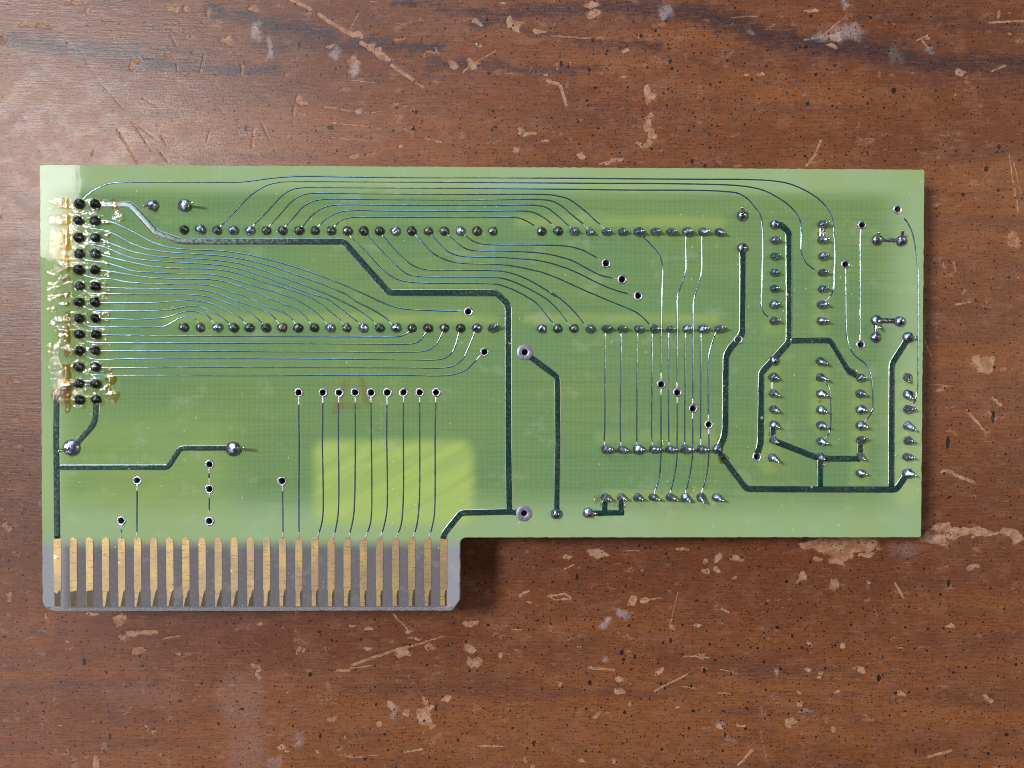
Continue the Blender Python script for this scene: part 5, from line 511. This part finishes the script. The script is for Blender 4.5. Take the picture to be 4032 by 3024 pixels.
M_CHIP = mat_simple("black_epoxy", (0.02, 0.02, 0.021), 0.55, 0.0, 0.2)
M_GREYPL = mat_simple("grey_plastic", (0.10, 0.10, 0.105), 0.5)
M_FLUX = mat_flux()

def arc(cx, cy, r, a0, a1, n):
    return [(cx + r * math.cos(math.radians(a0 + (a1 - a0) * i / n)), cy + r * math.sin(math.radians(a0 + (a1 - a0) * i / n))) for i in range(n + 1)]

def build_laminate():
    x0, y1 = OUTLINE['tl']; x1 = OUTLINE['tr'][0]
    yb, xt, yt = OUTLINE['yb'], OUTLINE['xtab'], OUTLINE['ytab']
    pts = []
    pts += arc(x0 + .35, y1 - .35, .35, 90, 180, 4)
    pts += arc(x0 + 2.0, yt + 2.0, 2.0, 180, 270, 8)
    pts += [(xt - 1.5, yt), (xt - 1.2, yt + .12), (xt - .25, yt + 1.45), (xt, yt + 1.8)]
    pts += arc(xt + 1.0, yb - 1.0, 1.0, 180, 90, 7)
    pts += arc(x1 - .35, yb + .35, .35, -90, 0, 4)
    pts += arc(x1 - .35, y1 - .35, .35, 0, 90, 4)
    # split long edges for a slightly uneven sawn edge
    out = []
    for i, p in enumerate(pts):
        q = pts[(i + 1) % len(pts)]
        L = math.hypot(q[0] - p[0], q[1] - p[1]); n = max(1, int(L / 0.7))
        for k in range(n):
            f = k / n
            x, y = p[0] + (q[0] - p[0]) * f, p[1] + (q[1] - p[1]) * f
            if n > 3 and k:
                nx, ny = (q[1] - p[1]) / L, -(q[0] - p[0]) / L
                e = (mnoise.noise((x * 1.4, y * 1.4, 3.1)) * 0.09 + mnoise.noise((x * .12, y * .12, 1.7)) * 0.03)
                x += nx * e; y += ny * e
            out.append((x, y))
    N = len(out)
    def inset(d):
        res = []
        for i in range(N):
            a, b, cc = out[i - 1], out[i], out[(i + 1) % N]
            t = Vector((cc[0] - a[0], cc[1] - a[1])).normalized()
            nrm = Vector((-t.y, t.x))      # inward for CCW
            dd = d
            if b[1] < yt + 0.35 and d > 0: dd = d + (OUTLINE['ych'] - yt) - 0.1
            res.append((b[0] + nrm.x * dd, b[1] + nrm.y * dd))
        return res
    top = inset(0.10)
    holes = [(x, y, 0.50) for x, y in VIAS] + [(x, y, 0.50) for x, y in RING_PADS]
    loops = [top]
    for (x, y, r) in holes:
        loops.append(arc(x, y, r, 360, 0, 20)[:-1])
    flat = [Vector(p) for l in loops for p in l]
    edges = []; s = 0
    for l in loops:
        n = len(l); edges += [(s + i, s + (i + 1) % n) for i in range(n)]; s += n
    v2, e2, f2, ov, oe, of = delaunay_2d_cdt(flat, edges, [], 1, 1e-6)
    def in_hole(f):
        c = sum((v2[i] for i in f), Vector((0, 0))) / len(f)
        return any((c.x - x) ** 2 + (c.y - y) ** 2 < (r * .97) ** 2 for x, y, r in holes)
    f2 = [f for f in f2 if not in_hole(f)]
    verts = [(v.x, v.y, HB) for v in v2]; faces = [list(f) for f in f2]
    back = {}
    for i, o in enumerate(ov):
        for k in o: back[k] = i
    nb = len(verts)
    # bottom face
    verts += [(v.x, v.y, HB - THICK) for v in v2]
    faces += [[nb + i for i in reversed(f)] for f in f2]
    # outer wall: top rim -> edge -> lower edge -> bottom rim
    ring_e = len(verts)
    for (x, y) in out:
        dz = 0.10 if y > yt + 0.35 else 0.42
        verts.append((x, y, HB - dz))
    ring_l = len(verts)
    verts += [(x, y, HB - THICK + (0.1 if y > yt + .35 else .42)) for (x, y) in out]
    for i in range(N):
        j = (i + 1) % N
        a, b = back[i], back[j]
        faces.append([a, ring_e + i, ring_e + j, b])
        faces.append([ring_e + i, ring_l + i, ring_l + j, ring_e + j])
        faces.append([ring_l + i, nb + a, nb + b, ring_l + j])
    # hole walls
    s = N
    for l in loops[1:]:
        n = len(l)
        for i in range(n):
            a, b = back[s + i], back[s + (i + 1) % n]
            faces.append([a, b, nb + b, nb + a])
        s += n
    me = mesh_mm("laminate", verts, faces)
    bm = bmesh.new(); bm.from_mesh(me)
    bmesh.ops.recalc_face_normals(bm, faces=bm.faces)
    bm.to_mesh(me); bm.free()
    return link("laminate", me, M_LAM, board)
build_laminate()

# ------------------------------------------------------------------ traces
def catmull(pts, step=0.35):
    P = [Vector(p) for p in pts]
    P = [P[0] * 2 - P[1]] + P + [P[-1] * 2 - P[-2]]
    out = []
    for i in range(1, len(P) - 2):
        p0, p1, p2, p3 = P[i - 1:i + 3]
        n = max(2, int((p2 - p1).length / step))
        # centripetal weights keep long/short neighbours from overshooting
        t0 = 0; t1 = t0 + max(1e-3, (p1 - p0).length) ** .5; t2 = t1 + max(1e-3, (p2 - p1).length) ** .5; t3 = t2 + max(1e-3, (p3 - p2).length) ** .5
        for k in range(n):
            t = t1 + (t2 - t1) * k / n
            a1 = p0 * ((t1 - t) / (t1 - t0)) + p1 * ((t - t0) / (t1 - t0))
            a2 = p1 * ((t2 - t) / (t2 - t1)) + p2 * ((t - t1) / (t2 - t1))
            a3 = p2 * ((t3 - t) / (t3 - t2)) + p3 * ((t - t2) / (t3 - t2))
            b1 = a1 * ((t2 - t) / (t2 - t0)) + a2 * ((t - t0) / (t2 - t0))
            b2 = a2 * ((t3 - t) / (t3 - t1)) + a3 * ((t - t1) / (t3 - t1))
            out.append(b1 * ((t2 - t) / (t2 - t1)) + b2 * ((t - t1) / (t2 - t1)))
    out.append(P[-2])
    return out

def ribbon(name, pts, prof, mat, jitter=0.0, parent=board, seed=0.0, flank=None, bare_ends=None):
    """sweep a low rounded profile [(offset, height)] along pts on the board's top face"""
    n = len(pts); m = len(prof)
    verts = []; faces = []
    for i, p in enumerate(pts):
        a = pts[max(0, i - 1)]; b = pts[min(n - 1, i + 1)]
        d1 = (p - a).normalized() if i else (b - p).normalized()
        d2 = (b - p).normalized() if i < n - 1 else d1
        t = (d1 + d2); t = t.normalized() if t.length > 1e-6 else d1
        nr = Vector((-t.y, t.x)); k = 1 / max(0.55, nr.dot(Vector((-d1.y, d1.x))))
        g = 1.0
        if jitter:
            g += jitter * mnoise.noise((p.x * 1.7 + seed, p.y * 1.7, seed))
        for (u, z) in prof:
            q = p + nr * (u * k * g)
            verts.append((q.x, q.y, HB + (z * g if z > 0 else z)))
    for i in range(n - 1):
        for j in range(m - 1):
            faces.append([i * m + j, (i + 1) * m + j, (i + 1) * m + j + 1, i * m + j + 1])
    faces.append(list(range(m))); faces.append([(n - 1) * m + j for j in reversed(range(m))])
    me = mesh_mm(name, verts, faces)
    o = link(name, me, mat, parent, smooth=True)
    if flank is not None:
        me.materials.append(flank)
        for i in range(n - 1):
            for j in (0, 1, m - 3, m - 2): me.polygons[i * (m - 1) + j].material_index = 1
    if bare_ends is not None:      # bare tinned copper where the mask stops short of the pad
        me.materials.append(bare_ends)
        s = [0.0]
        for i in range(1, n): s.append(s[-1] + (pts[i] - pts[i - 1]).length)
        a = 1.0 + 0.5 * abs(mnoise.noise((seed, 1.3, 2.2))); b = 1.0 + 0.6 * abs(mnoise.noise((seed, 7.3, 4.2)))
        for i in range(n - 1):
            mid = (s[i] + s[i + 1]) / 2
            if mid < a or s[-1] - mid < b:
                for j in range(m - 1): me.polygons[i * (m - 1) + j].material_index = 1
    return o

THIN_PROFILE = [(-0.125, -0.02), (-0.098, 0.028), (-0.055, 0.060), (0.0, 0.072), (0.055, 0.060), (0.098, 0.028), (0.125, -0.02)]
for k, tr in enumerate(THIN_TRACES):
    ribbon("copper_trace", catmull(tr), THIN_PROFILE, M_THIN, 0.03, seed=k * 3.7, bare_ends=M_BARE)

def chamfered(pts, r):
    """soften corners of a wide trace a little"""
    P = [Vector(p) for p in pts]; out = [P[0]]
    for i in range(1, len(P) - 1):
        a, b, c = P[i - 1], P[i], P[i + 1]
        l1, l2 = (a - b).length, (c - b).length
        k = min(r, l1 * .4, l2 * .4)
        out += [b + (a - b).normalized() * k, b * 0.5 + (b + (a - b).normalized() * k) * .25 + (b + (c - b).normalized() * k) * .25, b + (c - b).normalized() * k]
    out.append(P[-1])
    res = [out[0]]
    for p in out[1:]:
        L = (p - res[-1]).length; n = max(1, int(L / 0.6)); s = res[-1].copy()
        for q in range(1, n + 1): res.append(s + (p - s) * q / n)
    return res
BRIDGES = {18, 19, 20, 21}
for k, (w, tr) in enumerate(WIDE_TRACES):
    h = w / 2; lift = 0.075 + 0.005 * k
    lift = 0.080 + 0.004 * k
    half = [(1.0, 0.34), (0.88, 0.78), (0.70, 0.96), (0.25, 1.0)]
    prof = [(-h - .05, -0.02)] + [(-h * u, lift * z) for u, z in half] + [(h * u, lift * z) for u, z in reversed(half)] + [(h + .05, -0.02)]
    if k in BRIDGES:
        prof = [(-h, -0.02), (-h * .8, .14), (-h * .4, .24), (0, .28), (h * .4, .24), (h * .8, .14), (h, -.02)]
        ribbon("solder_bridge", chamfered(tr, .3), prof, M_SOLDER, 0.35, seed=k)
    else:
        ribbon("power_trace", chamfered(tr, 0.55), prof, M_WIDE, 0.05, seed=k, flank=M_FLANK)

# ------------------------------------------------------------------ plated holes
def lathe(name, prof, seg=24):
    verts = []; faces = []
    for (r, z) in prof:
        for k in range(seg):
            a = 2 * math.pi * k / seg; verts.append((r * math.cos(a), r * math.sin(a), z))
    for i in range(len(prof) - 1):
        for k in range(seg):
            k2 = (k + 1) % seg
            faces.append([i * seg + k, i * seg + k2, (i + 1) * seg + k2, (i + 1) * seg + k])
    return verts, faces
def lumpy(verts, seed, amp):
    out = []
    for (x, y, z) in verts:
        e = mnoise.noise_vector((x * 2.1 + seed * 9.1, y * 2.1, z * 2.1 + seed)) * amp
        out.append((x + e.x, y + e.y, z + e.z * .7 * (1 if z > 0 else 0)))
    return out
VIA_PROF = [(0.72, -0.02), (0.73, 0.05), (0.66, 0.12), (0.57, 0.135), (0.49, 0.09), (0.455, -0.03), (0.44, -0.3), (0.44, -THICK - 0.08), (0.49, -THICK - .08)]
via_meshes = []
for s in range(7):
    v, f = lathe("via", VIA_PROF, 24)
    v = lumpy(v, s + 1.3, 0.045)
    ex = [(random.uniform(-.05, .05), random.uniform(-.05, .05)) for _ in range(2)]
    v = [(x * (1 + ex[0][0]) + ex[1][0] * (1 if math.hypot(x, y) > .56 else 0), y * (1 + ex[0][1]) + ex[1][1] * (1 if math.hypot(x, y) > .56 else 0), z) for x, y, z in v]
    me = mesh_mm("via", v, f); me.materials.append(M_VIA)
    me.polygons.foreach_set('use_smooth', [True] * len(me.polygons))
    via_meshes.append(me)
for k, (x, y) in enumerate(VIAS):
    o = link("via", via_meshes[k % 7], None, board)
    o.location = (x * MM, y * MM, HB * MM); o.rotation_euler[2] = k * 1.9
PAD_PROF = [(1.24, -0.02), (1.24, 0.10), (1.19, 0.125), (0.75, 0.135), (0.56, 0.13), (0.49, 0.10), (0.455, -0.03), (0.44, -THICK - .08), (.49, -THICK - .08)]
for k, (x, y) in enumerate(RING_PADS):
    v, f = lathe("ring_pad", PAD_PROF, 36); v = lumpy(v, k + .4, 0.02)
    o = link("ring_pad", mesh_mm("ring_pad", v, f), M_PAD, board, smooth=True)
    o.location = (x * MM, y * MM, HB * MM)

# ------------------------------------------------------------------ solder joints
def joint(x, y, r, kind, tx, ty, h, k):
    seg = 20
    rnd = random.Random(k * 31 + 5)
    big = r > 0.76
    r *= rnd.uniform(0.93, 1.06); h *= rnd.uniform(0.82, 1.08)
    pw = rnd.uniform(1.05, 1.6); q0 = rnd.uniform(0.86, 1.14)
    dx, dy = tx - x, ty - y
    if kind == 0 or big:
        hh = rnd.uniform(0.62, 0.85) * (1.25 if big else 1)
        prof = [(1.02, -0.03), (1.0, .05), (.97, .22), (.88, .42), (.72, .60), (.50, .74), (.28, .82), (.10, .86)]
        prof = [(a * r, b * hh) for a, b in prof]
        cen = [(rnd.uniform(-.06, .06) * z, rnd.uniform(-.06, .06) * z) for _, z in prof]
        if kind == 1: cen = [(dx * .30 * max(0, z) ** 1.5, dy * .30 * max(0, z) ** 1.5) for _, z in prof]
    else:
        prof = []; cen = []
        for a, z in ((1.02, -.03), (1.0, .05), (.95, .20), (.84, .36), (.69, .50), (.53, .62), (.40, .74), (.31, .88)):
            prof.append((a * r * (q0 if .1 < z < .6 else 1), z * h)); cen.append((dx * max(0, z) ** pw, dy * max(0, z) ** pw))
    verts = []; faces = []
    for (rr, z), (ox, oy) in zip(prof, cen):
        for s in range(seg):
            a = 2 * math.pi * s / seg; verts.append((ox + rr * math.cos(a), oy + rr * math.sin(a), z))
    for i in range(len(prof) - 1):
        for s in range(seg):
            s2 = (s + 1) % seg
            faces.append([i * seg + s, i * seg + s2, (i + 1) * seg + s2, (i + 1) * seg + s])
    verts.append((cen[-1][0], cen[-1][1], prof[-1][1] + 0.05)); c = len(verts) - 1
    for s in range(seg): faces.append([(len(prof) - 1) * seg + s, (len(prof) - 1) * seg + (s + 1) % seg, c])
    verts = lumpy(verts, k * .77, 0.15 if kind == 0 else 0.12)
    dark = kind == 0 and k < 26
    o = link("solder_joint", mesh_mm("solder_joint", verts, faces), M_DARK if dark else (M_GREY if kind == 0 and x < 22 and r < .76 else M_SOLDER), board, smooth=True)
    o.location = (x * MM, y * MM, HB * MM)
    if kind == 1:      # the clipped lead standing out of the solder
        lr = 0.21 if r < .85 else .3
        v = []; f = []; sg = 10
        for i, z in enumerate((0.30, 0.62, 1.0, 1.06) if big else (0.55, 0.8, 1.0, 1.12)):
            ox, oy = (dx * z, dy * z) if big else (dx * z ** pw, dy * z ** pw)
            q = lr * (1.0, .95, .85, .62)[i]
            for s in range(sg):
                a = 2 * math.pi * s / sg; v.append((ox + q * math.cos(a), oy + q * .8 * math.sin(a), h * z))
        for i in range(3):
            for s in range(sg):
                s2 = (s + 1) % sg; f.append([i * sg + s, i * sg + s2, (i + 1) * sg + s2, (i + 1) * sg + s])
        f.append([3 * sg + s for s in range(sg)])
        link("lead", mesh_mm("lead", v, f), M_LEAD, o, smooth=True)
    return o
for k, (x, y, r, kind, tx, ty, h) in enumerate(JOINTS):
    joint(x, y, r * 1.03, kind, tx, ty, h, k)

# ------------------------------------------------------------------ gold edge contacts
cy_top, cy_sh, cy_bot = CONTACT_Y['top'], CONTACT_Y['shoulder'], CONTACT_Y['bot']
def slab(name, pts, z0, z1, mat, parent, loc=(0, 0)):
    n = len(pts)
    v = [(x, y, z1) for x, y in pts] + [(x, y, z0) for x, y in pts]
    f = [list(range(n))] + [[i, n + i, n + (i + 1) % n, (i + 1) % n] for i in range(n)]
    me = mesh_mm(name, v, f)
    bm = bmesh.new(); bm.from_mesh(me); bmesh.ops.recalc_face_normals(bm, faces=bm.faces); bm.to_mesh(me); bm.free()
    o = link(name, me, mat, parent)
    o.location = (loc[0] * MM, loc[1] * MM, 0)
    return o
for k, x in enumerate(CONTACT_X):
    rnd = random.Random(k + 40)
    w = 0.565; wn = 0.495
    sq = k in (0, 24)
    t = [] if sq else arc(0, cy_top - w, w, 0, 180, 12)
    if sq: t = [(w, cy_top + .05), (-w, cy_top + .05)]
    pts = [(wn, cy_bot), (wn, cy_sh - .15), (w, cy_sh + .1)] + t + [(-w, cy_sh + .1), (-wn, cy_sh - .15), (-wn, cy_bot)]
    o = slab("edge_contact", pts, HB - 0.02, HB + 0.055, M_GOLD, board, (x, 0))
    # dark worn end where the card slid into its slot
    lo = cy_bot + 0.02; hi = cy_sh + rnd.uniform(-.1, .1)
    if k < 3:
        tp = [(wn - .03, lo), (wn - .03, hi), (wn * .4, hi - .1), (-.1, hi - rnd.uniform(.1, .7)), (-wn + .03, hi - .3), (-wn + .03, lo)]
    else:
        a = rnd.uniform(-.2, .15) if k < 14 else rnd.uniform(0.05, .25)
        tp = [(wn - .03, lo), (wn - .03, hi), (.30, hi - .15), (.12, hi - .75 - rnd.uniform(0, .3)), (a, hi - 1.6), (a - .2 if k < 14 else a, lo)]
    slab("worn_tip", tp, HB + 0.02, HB + 0.066, M_TIP, o)

# ------------------------------------------------------------------ flux residue round the cable connector
def build_flux():
    x0, x1, y0, y1 = FLUX_LEFT
    st = 0.11
    xs = np.arange(x0, x1, st).astype(np.float32); ys = np.arange(y0, y1, st).astype(np.float32)
    XX, YY = np.meshgrid(xs, ys)
    con = [j for j in JOINTS[:26]]
    cl = np.mean([j[0] for j in con[0::2]]); cr = np.mean([j[0] for j in con[1::2]])
    n1 = value_noise(xs, ys, 0.9, 0.45, 21); n2 = value_noise(xs, ys, 2.2, 0.8, 22); n3 = value_noise(xs, ys, 0.35, 0.3, 23)
    # rays of splatter: noise stretched along slanted lines
    u = XX * 0.5 + YY
    dmin = np.full(XX.shape, 99.0, np.float32)
    for j in con: dmin = np.minimum(dmin, np.hypot(XX - j[0], YY - j[1]))
    h = np.clip(1 - np.abs(dmin - 0.75) / 0.55, 0, 1) * (0.35 + 0.9 * n1)
    band = np.exp(-((XX - (cl + cr) / 2) / 3.1) ** 2)
    h = np.maximum(h, band * 1.5 * (n1 * .55 + n2 * .75 - 0.50))
    blob = np.exp(-((XX - (cl - 2.9)) / 1.5) ** 2) * np.clip((n2 * .7 + n1 * .5 - 0.42) * 2.4, 0, 1)
    blob += np.exp(-((XX - (cr + 2.7)) / 1.3) ** 2) * np.clip((n2 * .6 + n1 * .6 - 0.44) * 2.2, 0, 1)
    blob *= np.clip(0.45 + (YY - y0) / (y1 - y0), 0, 1)
    h = np.maximum(h, blob * 0.8)
    strip = np.exp(-((XX - (cl - 1.9)) / 0.5) ** 2) * np.clip(n2 * 2.2 - .4, 0, 1)
    h = np.maximum(h, strip * 0.6)
    h = h + (n3 - .5) * 0.22
    top = np.clip((y1 - YY) / 2.0, 0, 1) * np.clip((YY - y0) / 2.0, 0, 1) * np.clip((XX - x0) / 1.6, 0, 1) * np.clip((x1 - XX) / 1.6, 0, 1)
    h = h * top - 0.10
    Z = HB + 0.02 + np.clip(h, 0, 1.2) * 0.24
    keep = h > 0.0
    me_v = np.stack([XX, YY, np.where(keep, Z, HB - .03)], -1)
    ny, nx = XX.shape
    idx = np.arange(nx * ny).reshape(ny, nx)
    fk = keep[:-1, :-1] | keep[1:, :-1] | keep[:-1, 1:] | keep[1:, 1:]
    q = np.stack([idx[:-1, :-1], idx[:-1, 1:], idx[1:, 1:], idx[1:, :-1]], -1)[fk]
    used = np.unique(q); remap = np.zeros(nx * ny, int); remap[used] = np.arange(len(used))
    me = bpy.data.meshes.new("flux_residue")
    me.from_pydata((me_v.reshape(-1, 3)[used] * MM).tolist(), [], remap[q].tolist()); me.update()
    amb = np.exp(-((XX - (cl - 1.95)) / 0.8) ** 2) * np.clip(n2 * 1.8 - .1, 0, 1) + 0.8 * np.exp(-((XX - (cr + 2.1)) / 0.8) ** 2) * np.clip(n2 * 2 - .6, 0, 1) + 0.16
    at = me.attributes.new('amber', 'FLOAT', 'POINT'); at.data.foreach_set('value', np.clip(amb, 0, 1).reshape(-1)[used].astype(np.float32))
    o = link("flux_residue", me, M_FLUX, board, smooth=True)
    o['kind'] = 'stuff'
    o['label'] = 'glossy amber flux residue splashed round the two columns of connector joints'
build_flux()
for k, (x, y, r, a) in enumerate(FLUX_SPOTS):
    n, rings = 18, 4
    verts = [(x, y, HB + 0.16 * min(1, r))]; faces = []
    for i in range(1, rings + 1):
        f = i / rings
        for q in range(n):
            an = 2 * math.pi * q / n
            rr = r * f * (1 + .45 * mnoise.noise((math.cos(an) * 1.3 + k * 5, math.sin(an) * 1.3, k)))
            verts.append((x + rr * math.cos(an), y + rr * math.sin(an), HB + (0.16 * min(1, r) * (1 - f * f) if i < rings else -0.01) + (.03 * mnoise.noise((rr * 5, an * 3, k)) if i < rings else 0)))
    for q in range(n):
        faces.append([0, 1 + q, 1 + (q + 1) % n])
        for i in range(rings - 1):
            b = 1 + i * n; faces.append([b + q, b + n + q, b + n + (q + 1) % n, b + (q + 1) % n])
    me = mesh_mm("flux_residue", verts, faces)
    at = me.attributes.new('amber', 'FLOAT', 'POINT'); at.data.foreach_set('value', [a] * len(verts))
    link("flux_residue", me, M_FLUX, board, smooth=True)

# ------------------------------------------------------------------ parts on the far (component) side that hold the board up
def box_part(name, cx, cy, w, d, z1, z0, mat, parent=board, bev=0.3):
    bm = bmesh.new()
    bmesh.ops.create_cube(bm, size=1)
    for v in bm.verts:
        v.co = Vector(((cx + v.co.x * w) * MM, (cy + v.co.y * d) * MM, (z0 + (v.co.z + .5) * (z1 - z0)) * MM))
    bmesh.ops.bevel(bm, geom=bm.edges[:], offset=bev * MM, segments=2, affect='EDGES')
    me = bpy.data.meshes.new(name); bm.to_mesh(me); bm.free()
    return link(name, me, mat, parent)
def chip_part(js, horizontal):
    xs = [JOINTS[j][0] for j in js]; ys = [JOINTS[j][1] for j in js]
    cx, cy = (min(xs) + max(xs)) / 2, (min(ys) + max(ys)) / 2
    w, d = max(xs) - min(xs), max(ys) - min(ys)
    zb = HB - THICK
    if horizontal: c = box_part("integrated_circuit", cx, cy, w + 2.4, d - 1.6, zb - .45, zb - 4.25, M_CHIP)
    else: c = box_part("integrated_circuit", cx, cy, w - 1.6, d + 2.4, zb - .45, zb - 4.25, M_CHIP)
    for (x, y) in zip(xs, ys):
        if horizontal: sx, sy = .5, .3; y2 = y + (-.3 if y > cy else .3); x2 = x
        else: sx, sy = .3, .5; x2 = x + (-.3 if x > cx else .3); y2 = y
        box_part("leg", x2, y2, sx, sy, zb + .3, zb - 2.0, M_LEAD, c, 0.03)
    return c
def find(x0, x1, y0, y1): return [i for i, j in enumerate(JOINTS) if x0 < j[0] < x1 and y0 < j[1] < y1 and j[2] < .76]
jx = lambda i: JOINTS[i]
con = JOINTS[:26]
box_part("cable_header", sum(j[0] for j in con) / 26, sum(j[1] for j in con) / 26, 6.2, 36.0, HB - THICK - 0.05, HB - THICK - 8.75, M_GREYPL, board, .4)
chip_part(list(range(26, 46)) + list(range(58, 78)), True)
chip_part(list(range(46, 58)) + list(range(78, 90)), True)
chip_part(list(range(90, 106)), True)
chip_part(list(range(106, 120)), False)
chip_part(list(range(120, 134)), False)
chip_part(list(range(134, 148)), False)
